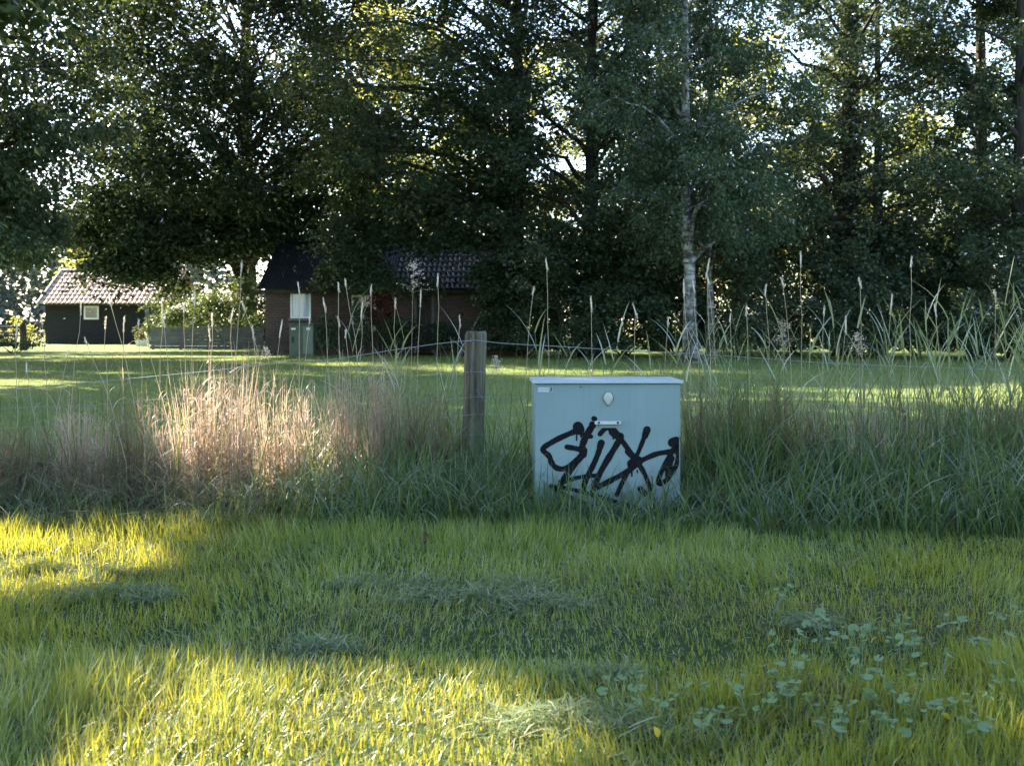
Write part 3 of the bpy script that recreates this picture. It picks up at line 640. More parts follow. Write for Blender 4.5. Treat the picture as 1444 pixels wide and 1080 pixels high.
# each bloom: a small cup of overlapping petals
def bloom_mesh(r):
    mb = MB()
    for ring, (n_, rr_, z_, tilt) in enumerate(((6,1.0,0,.35),(5,.65,.25,.9),(4,.35,.4,1.3))):
        for k in range(n_):
            a = k*2*PI/n_+ring*.5; c, s = math.cos(a), math.sin(a)
            def pt(u, w, h): return (c*u-s*w, s*u+c*w, h)
            R_ = r*rr_; mb.add([pt(.05*r,0,z_*r), pt(R_*.6,-R_*.5,z_*r+R_*.5*tilt), pt(R_,0,z_*r+R_*.8*tilt), pt(R_*.6,R_*.5,z_*r+R_*.5*tilt)], [(0,1,2,3)])
    return mb.mesh('bloom')
bme = bloom_mesh(.085); bme.materials.append(M['petal'])
for k in range(70):
    c = cl[rng.integers(len(cl))]; d = rng.normal(0,1,3); d[1] = -abs(d[1])-.6; d[2] = abs(d[2])*.8; d /= np.linalg.norm(d)
    o = bpy.data.objects.new('bloom', bme); link(o, rb)
    o.location = np.array(c[:3])-ro+d*c[3]*np.array([.85,.75,.75]); o.rotation_euler = (rng.uniform(.5,1.4), 0, rng.uniform(-1,1)); o.scale = [rng.uniform(.65,1.15)]*3

# ------------------------------------------------------------------ brick house
BY = 38.0
hx0, hx1 = gx(374,BY), gx(722,BY); hz = W(0,404,BY)[2]
house = empty('brick_house', ((hx0+hx1)/2,BY,0), 'low brick farmhouse with black roof half hidden under the trees', 'house'); ho = (hx0+hx1)/2
a0, a1 = hx0-ho, hx1-ho
def lx(px_): return gx(px_,BY)-ho
def lz(py): return W(0,py,BY)[2]
# wall with openings
holes = [(lx(409.5),lx(438.5),lz(449),lz(409.5)), (lx(496),lx(530),lz(466),lz(416)), (lx(584),lx(612),.05,lz(413))]
mb = MB(); xs = [a0]
for h in holes: xs += [h[0], h[1]]
xs.append(a1)
for i in range(0, len(xs)-1, 2): mb.box(xs[i],xs[i+1],0,.22,0,hz)
for h in holes:
    if h[2] > .06: mb.box(h[0],h[1],.0,.22,0,h[2])
    mb.box(h[0],h[1],.0,.22,h[3],hz)
mb.box(a0,a0+.22,.223,6.0,0,hz); mb.box(a1-.22,a1,.223,6.0,0,hz); mb.box(a0,a1,6.0,6.22,0,hz)
mb.add([(a0+.1,.0,hz),(a0+.1,6.2,hz),(a0+.1,3.1,4.05)],[(0,2,1)]); mb.add([(a1-.1,.0,hz),(a1-.1,6.2,hz),(a1-.1,3.1,4.05)],[(0,1,2)])
mb.build('wall', M['brick'], house)
mb = MB(); mb.box(a0+.3,a1-.3,.9,.95,0,hz-.05); mb.build('inner_wall', M['old_wood'], house)
def window(h, curtain, label=None, bars=(1,1), paint='white_paint'):
    x0,x1,z0,z1 = h; t = .065; m_ = MB()
    m_.box(x0,x1,-.03,.06,z0,z0+t); m_.box(x0,x1,-.03,.06,z1-t,z1); m_.box(x0,x0+t,-.028,.06,z0+t,z1-t); m_.box(x1-t,x1,-.028,.06,z0+t,z1-t)
    w = m_.build('window', M[paint], house, bevel=.004)
    s_ = MB(); s_.box(x0-.06,x1+.06,-.10,.0,z0-.07,z0-.005); s_.build('sill', M['plinth'], w)
    g_ = MB(); g_.box(x0+t,x1-t,.02,.026,z0+t,z1-t); g_.build('pane', M['glass'], w)
    for k in range(bars[0]):
        b_ = MB(); xx = x0+(x1-x0)*(k+1)/(bars[0]+1); b_.box(xx-.014,xx+.014,-.012,.015,z0+t,z1-t); b_.build('glazing_bar', M[paint], w)
    n_ = 61; xs_ = np.linspace(x0+t,x1-t,n_); c_ = MB()
    c_.add(np.concatenate([np.stack([xs_, .050+.012*np.sin(np.arange(n_)*.95+.4*np.sin(np.arange(n_)*.3)), np.full(n_,zz)],1) for zz in (z0+t,z1-t)]), [(i,i+1,i+n_+1,i+n_) for i in range(n_-1)])
    c_.build('curtain', curtain, w)
window(holes[0], M['curtain'], bars=(0,0)); window(holes[1], M['lace'], bars=(1,0));
h = holes[2]
m_ = MB(); m_.box(h[0],h[0]+.08,-.03,.08,.05,h[3]); m_.box(h[1]-.08,h[1],-.03,.08,.05,h[3]); m_.box(h[0]+.08,h[1]-.08,-.03,.08,h[3]-.08,h[3])
dfr = m_.build('door_frame', M['grey_board'], house, bevel=.004)
m_ = MB(); m_.box(h[0]+.08,h[1]-.08,.03,.07,.05,h[3]-.08); dr = m_.build('door', M['old_wood'], house)
m_ = MB(); m_.tube([(h[0]+.16,-.02,1.0),(h[0]+.30,-.02,1.0)],[.012,.012],8); m_.build('handle', M['metal'], dr)
# roof: corrugated sheet part and glazed pantile part
split = lx(556); yr, zr = 3.1, W(0,342,BY+3.1)[2]
ez, ey = hz-.10, -.42
tiled_roof(house, a0-.18, split, ey, ez, yr, zr, 4, .10, .016, M['sheet_black'], 'roof_sheet', .015)
tiled_roof(house, split+.01, a1+.2, ey, ez, yr, zr, 9, .17, .032, M['tile_black'], 'tile_row', .035)
m_ = MB(); m_.add([(a0-.18,yr,zr),(a1+.2,yr,zr),(a1+.2,6.6,hz),(a0-.18,6.6,hz)],[(0,1,2,3)]); m_.build('rear_roof', M['tile_black'], house)
m_ = MB()
for i in range(26):
    xa = a0-.18+(a1-a0+.38)*i/26; m_.tube([(xa,yr,zr+.02),(xa+(a1-a0+.38)/26*1.05,yr,zr+.035)],[.10,.115],8)
m_.build('ridge_tiles', M['tile_black'], house)
m_ = MB(); m_.box(a0-.15,a1+.15,ey+.04,ey+.10,ez-.14,ez-.03); m_.build('gutter', M['old_wood'], house)

# green roadside box in front of the house
GY = 36.0
gc = empty('green_cabinet', (gx(425,GY),GY,0), 'dark green utility box standing below the house window', 'utility box')
w_ = (442-408)/F*GY/2; zt = W(0,456,GY)[2]
m_ = MB(); m_.box(-w_,w_,0,.4,.0,zt-.05); m_.build('body', M['green_box'], gc, bevel=.01)
m_ = MB(); m_.box(-w_-.02,w_+.02,-.03,.43,zt-.05,zt); m_.build('lid', M['green_box'], gc, bevel=.012)
m_ = MB(); m_.box(-w_+.02,.02,-.018,-.002,.08,zt-.09); d1 = m_.build('door', M['green_box'], gc, bevel=.005)
m_ = MB(); m_.box(.05,w_-.02,-.018,-.002,.08,zt-.09); d2 = m_.build('door', M['green_box_pale'], gc, bevel=.005); d2['label'] = 'paler green door'
m_ = MB(); m_.box(-w_+.09,-w_+.14,-.04,-.0185,zt*.42,zt*.60); m_.build('handle', M['tar_board'], d1, bevel=.004)
m_ = MB(); m_.box(-w_+.06,-w_+.20,-.021,-.0185,zt-.20,zt-.15); m_.build('label_plate', M['white_paint'], d1)
m_ = MB(); m_.box(.16,.28,-.021,-.0185,zt-.21,zt-.13); m_.build('label_plate', M['print_pale'], d2)
# shrubs along the house front
make_shrub('house_shrub', 'grey blue shrub right of the green utility box', gx(462,36.6), 36.6, 1.25, .55, 2600, .09, 'leaf_teal', 'shrubs along the house front')
make_shrub('house_shrub', 'reddish leaved shrub in front of the second house window', gx(538,36.5), 36.5, 2.2, .55, 2600, .10, 'leaf_red', 'shrubs along the house front', zb=1.1)
make_shrub('house_shrub', 'pale flowering shrub left of the reddish one at the window', gx(512,36.3), 36.3, 1.7, .5, 2200, .08, 'leaf_teal', 'shrubs along the house front', zb=.5)
make_shrub('house_shrub', 'dark low shrub below the reddish leaved one', gx(565,36.2), 36.2, 1.3, .8, 4200, .09, 'leaf_dark', 'shrubs along the house front')
make_shrub('house_shrub', 'dark shrub by the house door', gx(625,36.4), 36.4, 1.0, .7, 3200, .09, 'leaf_dark', 'shrubs along the house front')

# ------------------------------------------------------------------ old rail gate and ivy mound at the far left
RY_ = 44.0
rf = empty('rail_gate', (gx(33,RY_),RY_,0), 'old wooden rail barrier with dark post before the sunny meadow', 'rail fence')
def rl(px_, py): p = W(px_,py,RY_); return p-np.array([gx(33,RY_),RY_,0])
m_ = MB(); m_.tube([rl(33,492)*np.array([1,1,0]), rl(33,475), rl(32,458)], [.15,.13,.12], 10); m_.build('post', M['old_wood'], rf)
m_ = MB(); m_.tube([rl(-60,463)+(0,-.12,0), rl(36,461)+(0,-.12,0)], [.045,.045], 8); m_.build('rail', M['old_wood'], rf)
m_ = MB(); m_.tube([rl(-60,474)+(0,-.12,0), rl(33,473)+(0,-.12,0)], [.035,.035], 8); m_.build('rail', M['old_wood'], rf)
m_ = MB(); m_.tube([rl(-20,482)+(0,-.2,0), rl(30,466)+(0,-.2,0)], [.03,.03], 8); m_.build('brace', M['old_wood'], rf)
make_shrub('low_hedge', 'low dark leafy mound at the foot of the rail barrier', gx(18,40), 40, .55, 1.2, 4500, .09, 'leaf_dark', zb=.02)
make_shrub('meadow_shrub', 'small pale sunlit shrub behind the rail barrier', gx(22,47), 47, 1.35, .28, 260, .10, 'leaf_sun', zb=.7)
make_shrub('meadow_shrub', 'tiny pale sunlit shrub right beside the rail post', gx(42,46), 46, 1.1, .22, 200, .10, 'leaf_sun', zb=.5)

# ------------------------------------------------------------------ wire fence
WY = 6.9
PX0, PX1 = gx(664,WY), gx(671,WY)
fence = empty('wire_fence', (PX0,WY,0), 'sagging sheep wire fence on a weathered round wooden post', 'fence')
ang = np.arange(22)*2*PI/22
prf = []
zz = np.concatenate([np.linspace(-.05,.99,12), [1.008,1.016]])
rows = []
jit = 1+.035*np.sin(ang*3+.5)+rng.normal(0,.018,22)
for i, z_ in enumerate(zz):
    r_ = .067*(1+rng.normal(0,.008))*(1 if i < 12 else (.95,.86)[i-12])
    rows.append(np.stack([(PX1-PX0)*z_+r_*jit*np.cos(ang), r_*jit*np.sin(ang), np.full(22,z_)+(rng.normal(0,.003,22) if i >= 11 else 0)],1))
m_ = MB(); f_ = []
for i in range(len(zz)-1):
    for k in range(22): f_.append((i*22+k, i*22+(k+1)%22, (i+1)*22+(k+1)%22, (i+1)*22+k))
f_.append(tuple((len(zz)-1)*22+k for k in range(22)))
m_.add(np.concatenate(rows), f_); post = m_.build('post', M['post'], fence, smooth=True); post['label'] = 'weathered round wooden post'
def wire_path(zp, zl, zr_, n=40):
    """from the post down to the left and to the right"""
    xl, xr = -5.2, 5.6
    t = np.linspace(0,1,n)
    L_ = np.stack([PX1+(xl-PX1)*t, np.full(n,WY-.071), zp+(zl-zp)*t-.10*np.sin(PI*t)*.5],1)[::-1]
    R_ = np.stack([PX1+(xr-PX1)*t, np.full(n,WY-.071), zp+(zr_-zp)*(1-(1-t)**1.7)],1)[1:]
    p = np.concatenate([L_,R_]); p[:,2] += np.interp(p[:,0], np.arange(-6,7,.35), rng.normal(0,.006,len(np.arange(-6,7,.35))))
    p[:,1] += .01*np.sin(p[:,0]*3)*(np.abs(p[:,0]-PX1) > .3)
    return p-np.array([PX0,WY,0])
specs = [(.965,.52,.72,.0021),(.77,.47,.62,.0011),(.63,.37,.52,.0011),(.52,.29,.43,.0011),(.40,.20,.32,.0011),(.27,.12,.21,.0011)]
paths = []
for zp, zl, zr_, r_ in specs:
    p = wire_path(zp, zl, zr_); paths.append(p); m_ = MB(); m_.tube(p, np.full(len(p), r_), 5); m_.build('line_wire', M['wire'], fence, smooth=True)
for k in range(34):
    xx = -5.0+k*.31-PX0+rng.normal(0,.02)
    if abs(xx) < .1: continue
    pts = [(xx+rng.normal(0,.012), np.interp(xx,p[:,0],p[:,1])-.002, np.interp(xx,p[:,0],p[:,2])) for p in paths]
    if rng.uniform() < .5: pts = pts[1:]
    m_ = MB(); m_.tube(pts, np.full(len(pts), .0008), 4); m_.build('stay_wire', M['wire'], fence, smooth=True)
for p in paths[:3]:
    z_ = np.interp(PX1-PX0, p[:,0], p[:,2]); m_ = MB(); m_.tube([(.0,-.068,z_+.012),(.004,-.078,z_+.006),(.004,-.078,z_-.006),(.0,-.068,z_-.012)], [.0018]*4, 5); m_.build('staple', M['wire'], fence)

# ------------------------------------------------------------------ blue grey cabinet
CY = 6.24
cabx = gx(857,CY); cab = empty('utility_cabinet', (cabx,CY,0), 'blue grey steel utility cabinet sprayed with black graffiti', 'utility cabinet', rz=math.radians(1.6))
cw = 103/F*CY; zlid = W(0,541.5,CY)[2]; ztop = W(0,536,CY)[2]
m_ = MB(); m_.box(-cw,cw,0,.36,.05,zlid); m_.build('body', M['cab'], cab, bevel=.004)
m_ = MB(); m_.box(-cw+.02,cw-.02,.02,.34,-.05,.055); m_.build('plinth', M['plinth'], cab)
m_ = MB(); m_.box(-cw-.013,cw+.013,-.020,.385,zlid+.003,ztop); m_.build('lid', M['cab_lid_skylit'], cab, bevel=.003)
m_ = MB(); m_.box(-cw+.006,cw-.006,-.0025,-.0004,.07,zlid-.012); door = m_.build('door', M['cab'], cab, bevel=.0008)
def cl_(px_, py): return ((px_-857)/F*CY, EYE-(py-HY)/F*CY)
# drop shaped lock cover
prof = []
for t in np.linspace(0,2*PI,28,endpoint=False):
    u = math.sin(t); w = .026*(1 if u > 0 else 1+.42*u)*math.cos(t); prof.append((w, .037*u))
lx_, lz_ = cl_(857.5,562)
m_ = MB(); n_ = len(prof)
v = [(lx_+a*s, y_, lz_+b*s) for y_, s in ((-.0026,1.08),(-.010,1.05),(-.016,.90),(-.018,.6)) for a, b in prof]
f_ = []
for r in range(3):
    for k in range(n_): f_.append((r*n_+k,(r*n_+(k+1)%n_),((r+1)*n_+(k+1)%n_),((r+1)*n_+k)))
f_.append(tuple(3*n_+k for k in range(n_)))
g_ = MB(); g_.add([(lx_+a*1.17, -.0029, lz_+b*1.13) for a, b in prof], [tuple(range(n_))]); g_.build('dark_rim', M['print_dark'], door)  # flat dark outline round the lock cover
m_.add(v, [tuple(reversed(q)) for q in f_]); m_.build('lock_cover', M['lock'], door, smooth=False)
hx_, hz_ = cl_(857,595.5)
m_ = MB(); m_.box(hx_-.075,hx_+.070,-.034,-.022,hz_-.010,hz_+.010); hd = m_.build('handle', M['metal'], door, bevel=.003)
for s in (-1,1):
    m_ = MB(); m_.tube([(hx_+s*.052,-.0026,hz_),(hx_+s*.052,-.0225,hz_)],[.009,.009],10); m_.build('standoff', M['metal'], hd)
    m_ = MB(); m_.tube([(hx_+s*.052,-.034,hz_+.001),(hx_+s*.052,-.039,hz_+.001)],[.007,.005],6); m_.build('bolt', M['print_dark'], hd)
m_ = MB(); m_.box(hx_-.05,hx_+.068,-.006,-.0028,hz_-.030,hz_-.013); m_.build('latch_plate', M['cab'], door, bevel=.001)
m_ = MB(); bx_, bz_ = cl_(818.5,545.8); m_.lathe([(.004,0),(.003,.003)],8); o = m_.build('rivet', M['print_dark'], door); o.location = (bx_,-.0026,bz_); o.rotation_euler = (PI/2,0,0)
# sticker
ax, az_ = cl_(758,545.3); bx2, bz2 = cl_(779.5,553.2)
m_ = MB(); m_.box(ax,bx2,-.0036,-.0024,bz2,az_); st = m_.build('sticker', M['sticker'], door)
m_ = MB(); xw = bx2-ax; hh = az_-bz2; xq = ax+.004
while xq < ax+xw*.72:
    w = rng.uniform(.0022,.0036)
    for s in (0,1): m_.box(xq+s*w*.6, xq+s*w*.6+w*.32, -.0042,-.0034, bz2+hh*.56, bz2+hh*.86)
    m_.box(xq, xq+w*.9, -.0041,-.0034, bz2+hh*.66, bz2+hh*.74); xq += w*1.25
xq = ax+.004
while xq < ax+xw*.70:
    w = rng.uniform(.002,.0035); m_.box(xq, xq+w, -.0042,-.0034, bz2+hh*.16, bz2+hh*.42); xq += w*1.4
m_.build('print', M['print_pale'], st)
m_ = MB(); m_.add([(ax+xw*.80,-.0044,bz2+hh*.12),(ax+xw*.86,-.0044,bz2+hh*.10),(ax+xw*.95,-.0044,bz2+hh*.55),(ax+xw*.90,-.0044,bz2+hh*.92),(ax+xw*.83,-.0044,bz2+hh*.86),(ax+xw*.88,-.0044,bz2+hh*.55)],[(0,1,2,5),(5,2,3,4)]); m_.build('print', M['print_dark'], st)
# graffiti: strokes traced as thin films of paint (u, v from an enlargement of the door; width in the same units)
def uv(u, v_): return cl_(740+u/5.1417, 520+v_/5.1417)
STROKES = [
 ([(370,450),(250,500),(170,545),(125,575),(140,600),(180,632),(192,680),(225,718),(285,728),(330,700),(400,640),(430,600)], 38),
 ([(385,420),(395,440)], 72), ([(405,455),(430,480),(480,490)], 30),
 ([(490,412),(450,475),(420,540),(412,590)], 46), ([(305,565),(360,574),(430,592)], 36), ([(430,590),(425,620)], 50),
 ([(425,612),(335,720),(262,828)], 46), ([(262,828),(340,795),(440,776),(540,770)], 28),
 ([(555,537),(530,620),(490,710),(445,790),(418,880)], 38), ([(554,537),(545,565)], 48),
 ([(500,360),(508,362)], 38), ([(488,402),(492,410)], 44), ([(545,472),(580,432),(615,415)], 34),
 ([(545,398),(600,420),(640,458),(690,500),(770,610),(815,672),(862,745),(902,835),(932,950)], 34),
 ([(640,455),(665,480)], 58), ([(690,490),(690,515)], 56), ([(750,600),(790,640)], 48),
 ([(692,505),(640,592),(560,722),(488,872)], 42), ([(488,872),(560,840),(700,770),(780,722),(812,680)], 38), ([(780,690),(820,670)], 74),
 ([(887,442),(850,540),(808,642),(722,790),(668,908)], 30), ([(887,442),(872,485)], 48),
 ([(810,680),(880,648),(960,613),(1040,604),(1085,590)], 34),
 ([(1072,535),(1100,525)], 70), ([(1115,530),(1112,590)], 42),
 ([(1095,560),(1022,680),(972,790),(968,845),(1028,812),(1088,730),(1118,650),(1112,570)], 34), ([(1060,650),(1040,720),(1045,770)], 50),
 ([(190,850),(300,862),(420,890),(560,930),(700,976),(800,1002)], 28), ([(190,850),(250,890),(350,940),(480,1000),(560,1030)], 30), ([(190,848),(215,852)], 36),
 ([(838,870),(872,905)], 42), ([(375,470),(375,516)], 8), ([(405,470),(407,492)], 9), ([(775,745),(776,776)], 9), ([(815,735),(816,752)], 8), ([(640,490),(641,508)], 8),
 ([(1090,600),(1092,618)], 7)]
graf = MB(); gpaint = []
for si, (pts, w) in enumerate(STROKES):
    p = np.array([uv(*q) for q in pts]); w = w/5.1417/F*CY*.5
    if len(p) > 2:      # smooth the stroke
        for _ in range(2): p = np.concatenate([p[:1], np.stack([.75*p[:-1]+.25*p[1:], .25*p[:-1]+.75*p[1:]],1).reshape(-1,2), p[-1:]])
    d = np.gradient(p, axis=0); d /= np.linalg.norm(d,axis=1)[:,None]+1e-9; nrm = np.stack([-d[:,1],d[:,0]],1)
    w0 = w*(1+.07*np.sin(np.arange(len(p))*1.3+si)+rng.normal(0,.03,len(p)))
    th = np.linspace(0,PI,9)[1:-1]; n_ = len(p); yv = -.0030-.00008*si
    rings = []
    for soft in (-.0012, .0028):       # full paint inside, overspray fading out
        ww = w0+soft
        cap2 = [p[-1]+ww[-1]*(nrm[-1]*math.cos(a)+d[-1]*math.sin(a)) for a in th]
        cap1 = [p[0]+ww[0]*(-nrm[0]*math.cos(a)-d[0]*math.sin(a)) for a in th]
        rings.append([(a,yv,b) for a,b in list(p+nrm*ww[:,None])+cap2+list((p-nrm*ww[:,None])[::-1])+cap1])
    m = len(rings[0]); V_ = np.array(rings[0]+rings[1])
    F_ = [(i,i+1,2*n_+7-2-i,2*n_+7-1-i) for i in range(n_-1)]
    F_.append(list(range(n_-1,n_+8))); F_.append(list(range(2*n_+6,2*n_+14))+[0])
    F_ += [(k,(k+1) % m,m+(k+1) % m,m+k) for k in range(m)]
    V_[:,0] = np.clip(V_[:,0], -cw+.008, cw-.008)
    graf.add(V_, F_); gpaint += [1.0]*m+[0.0]*m
go = graf.build('graffiti', M['spray'], door); go['label'] = 'black spray painted graffiti tag'
at = go.data.attributes.new('paint', 'FLOAT', 'POINT'); at.data.foreach_set('value', np.array(gpaint, dtype=np.float32))

# ------------------------------------------------------------------ grasses
def in_cab(x, y, m=0.0): return (x > cabx-cw-m) & (x < cabx+cw+m) & (y > CY-m) & (y < CY+.40+m)
# mown verge in front
def verge(n, y0, y1, marg):
    y = rng.uniform(y0, y1, n*2); x = rng.uniform(-1,1,n*2)*(0.5*6+marg)
    k = np.abs(x) < .47*y+marg; x, y = x[k][:n], y[k][:n]; return x, y
x, y = verge(116000, 2.0, 6.0, .75)
xe, ye = verge(26000, 2.0, 3.6, .3); x = np.concatenate([x,xe]); y = np.concatenate([y,ye])
clump = vnoise(x,y,.22); big = vnoise(x,y,.9)
k = rng.uniform(0,1,len(x)) < .35+.65*clump+.3*big; x, y, clump, big = x[k], y[k], clump[k], big[k]
Lb = (.026+.060*clump*big*1.6+.030*big)*rng.uniform(.5,1.45,len(x)); Lb[y > 5.2] *= 1.25; Lb *= np.where(y < 3.5, 1.12, .84)
lie = rng.uniform(0,1,len(x)) < .34
th0 = np.where(lie, rng.uniform(.8,1.4,len(x)), np.abs(rng.normal(.12,.16,len(x)))); th1 = th0+rng.uniform(.1,.9,len(x))
flow = 2.2*vnoise(x,y,1.3)*PI
az = np.where(rng.uniform(0,1,len(x)) < .55, flow+rng.normal(0,.6,len(x)), rng.uniform(0,2*PI,len(x)))
wb = rng.uniform(.0032,.0068,len(x)); P_ = np.stack([x,y,np.full(len(x),-.004)],1); nr = y < 3.7
a1_ = merge([blade_arrays(P_[q], Lb[q], wb[q], az[q], th0[q], th1[q], sg) for q, sg in ((nr,3),(~nr,2))])
xs_, ys_ = rng.uniform(-5.5,5.5,26000), rng.uniform(1.5,6.0,26000); k = np.abs(xs_) > .47*ys_+.7; xs_, ys_ = xs_[k], ys_[k]; n = len(xs_)
a2_ = blade_arrays(np.stack([xs_,ys_,np.zeros(n)],1), rng.uniform(.05,.13,n), rng.uniform(.004,.008,n), rng.uniform(0,2*PI,n), np.abs(rng.normal(.2,.2,n)), rng.uniform(.4,1.3,n), 3)
tag(obj('mown_grass', mesh_arrays('mown_grass', *merge([a1_,a2_]), True), M['turf']), 'mown verge grass with yellow sunlit patches in front', 'grass', kind='stuff')
# dry cut stalks lying in the verge
n = 24000; x, y = verge(n, 2.2, 5.9, .7); n = len(x); k = rng.uniform(0,1,n) < .15+1.1*np.clip(vnoise(x+7,y,.55)-.42,0,1)*2; x, y = x[k], y[k]; n = len(x)
tag(obj('hay', blade_mesh('hay', np.stack([x,y,rng.uniform(.01,.055,n)],1), rng.uniform(.04,.14,n), rng.uniform(.0018,.0038,n), rng.uniform(0,2*PI,n), rng.uniform(1.2,1.65,n), rng.uniform(1.2,1.9,n), 2), M['thatch']), 'grey brown cut stalks lying in the mown verge', 'hay', kind='stuff')
# lawn behind the fence: short blades that thin out with distance
n = 45000; y = 7.4*(36/7.4)**rng.uniform(0,1,n); x = rng.uniform(-1,1,n)*(.5*y+1.2)
tag(obj('lawn_grass', blade_mesh('lawn_grass', np.stack([x,y,np.zeros(n)],1), rng.uniform(.025,.05,n)*(1+y/40), .0035*(y/7.4)**.9*rng.uniform(.7,1.3,n), rng.uniform(0,2*PI,n), np.abs(rng.normal(.2,.2,n)), rng.uniform(.4,1.2,n), 2), M['turf']), 'short mown lawn grass behind the wire fence', 'grass', kind='stuff')
# lush tall grass along the fence
n = 26000; x = rng.uniform(-4.6,4.6,n); y = rng.uniform(5.62,7.35,n)
edge = 5.72+.22*(vnoise(x,x*0,.7)-.5); k = (y > edge) & ~in_cab(x,y,.0); x, y = x[k], y[k]
px_ = CX+x/y*F
dens = np.where(px_ < 330, .30, np.where(px_ < 430, .6, 1.0)); dens = dens*np.where(y > 6.9, .55, 1)
k = rng.uniform(0,1,len(x)) < dens*(.35+.9*vnoise(x,y,.3)); x, y, px_ = x[k], y[k], px_[k]; n = len(x)
Lb = rng.uniform(.22,.62,n)*(.65+.6*vnoise(x,y,.45)); Lb = np.where(px_ < 400, Lb*.6, Lb); Lb = np.where(px_ > 1000, Lb*1.28, Lb)
fr = (x > cabx-cw-.10) & (x < cabx+cw+.06) & (y < CY+.02); Lb = np.where(fr, np.minimum(Lb, rng.uniform(.16,.42,n)), Lb)
Lb = np.where((y < 5.85) & ~fr, Lb*.6, Lb)
tall_parts = [blade_arrays(np.stack([x,y,np.zeros(n)],1), Lb, rng.uniform(.005,.0125,n), rng.uniform(0,2*PI,n), np.abs(rng.normal(.12,.15,n)), rng.uniform(.3,2.5,n), 6)]
n = 5200; x = rng.uniform(-4.4,4.6,n); y = rng.uniform(6.45,7.35,n); px_ = CX+x/y*F
k = (rng.uniform(0,1,n) < np.where(px_ > 960, .95, np.where(px_ > 440, .38, .14))*(.15+1.3*vnoise(x+3,y*.3,.22)**1.5)) & ~in_cab(x,y,.02); x, y, px_ = x[k], y[k], px_[k]; n = len(x)
tall_parts.append(blade_arrays(np.stack([x,y,np.zeros(n)],1), rng.uniform(.55,1.12,n)*(.75+.4*vnoise(x,y,.3)), rng.uniform(.004,.010,n), rng.uniform(0,2*PI,n), np.abs(rng.normal(.05,.06,n)), rng.uniform(.1,1.3,n), 6))
tag(obj('tall_grass', mesh_arrays('tall_grass', *merge(tall_parts), True), M['tall_green']), 'lush dark green tall grass along the fence foot', 'grass', kind='stuff')
# matted brown thatch in the shade at the left and between the stems
n = 20000; x = rng.uniform(-4.6,4.4,n); y = rng.uniform(5.68,7.3,n); px_ = CX+x/y*F
k = (rng.uniform(0,1,n) < np.where(px_ < 380, 1.0, .28)) & ~in_cab(x,y,.03) & ~((x > cabx-cw-.1) & (x < cabx+cw+.1) & (y < CY)); x, y, px_ = x[k], y[k], px_[k]; n = len(x)
zt_ = np.where(px_ < 380, rng.uniform(0,.26,n)*np.clip((y-5.6)/.5,0.1,1), rng.uniform(0,.20,n))
tag(obj('thatch', blade_mesh('thatch', np.stack([x,y,zt_],1), rng.uniform(.12,.42,n), rng.uniform(.0025,.006,n), rng.uniform(0,2*PI,n), rng.uniform(.7,1.6,n), rng.uniform(1.2,2.2,n), 3), M['thatch']), 'matted grey brown dead grass below the dry clumps', 'dead grass', kind='stuff')
# dry clumps: stems and curled leaves, every clump a plant of its own
CL = [ # px, Y, radius, top row in the photo, stems, material, label
 (18,6.85,.20,585,300,'straw_brown','brown dry grass clump at the picture edge, leftmost of all'),
 (62,6.95,.12,600,160,'straw_brown','thin brown grass clump second from the picture edge'),
 (108,6.85,.20,555,330,'straw','tan dry grass clump third from the picture edge'),
 (150,7.0,.12,590,160,'straw','low tan tuft between two larger dry clumps near the edge'),
 (188,6.9,.14,545,210,'straw_brown','dark brown upright grass clump left of the glowing ones'),
 (232,6.95,.14,560,210,'straw','tan clump beside the biggest glowing pink one'),
 (278,6.75,.17,510,380,'straw','tall pinkish dry grass clump in full sun, left half of the glowing pair'),
 (332,6.75,.17,500,420,'straw','tallest pinkish dry grass clump in full sun, right half of the glowing pair'),
 (388,6.9,.13,535,250,'straw','airy sunlit dry clump just right of the tall pinkish pair'),
 (428,6.85,.13,530,260,'straw','sunlit pale dry clump left of the narrow upright ones'),
 (484,6.8,.10,520,260,'straw','narrow upright tan clump with straight sides, first of two'),
 (537,6.85,.11,505,300,'straw','narrow upright tan clump with straight sides, nearer the post'),
 (592,6.8,.16,540,300,'straw_brown','grey brown tangled clump left of the wooden post'),
 (632,6.85,.10,560,160,'straw_brown','brown tuft touching the left of the wooden post'),
 (700,7.15,.10,620,90,'straw_brown','sparse brown tuft between post and cabinet'),
 (985,6.75,.12,545,250,'straw_brown','brown dry clump at the right side of the cabinet'),
 (1040,6.8,.15,540,260,'straw_brown','brown stems clump second to the right of the cabinet'),
 (1098,6.75,.16,530,300,'straw_brown','tall brown clump third to the right of the cabinet'),
 (1160,6.85,.15,545,240,'straw_brown','brown clump in the middle of the right hand growth'),
 (1225,6.9,.14,550,210,'straw','pale tan clump among the green blades at right'),
 (1285,6.85,.16,540,230,'straw_brown','brown clump behind the lush green blades at right'),
 (1345,6.95,.15,550,200,'straw_brown','thin brown clump second from the right picture edge'),
 (1420,6.8,.18,520,300,'straw_brown','thick brown clump at the right picture edge')]
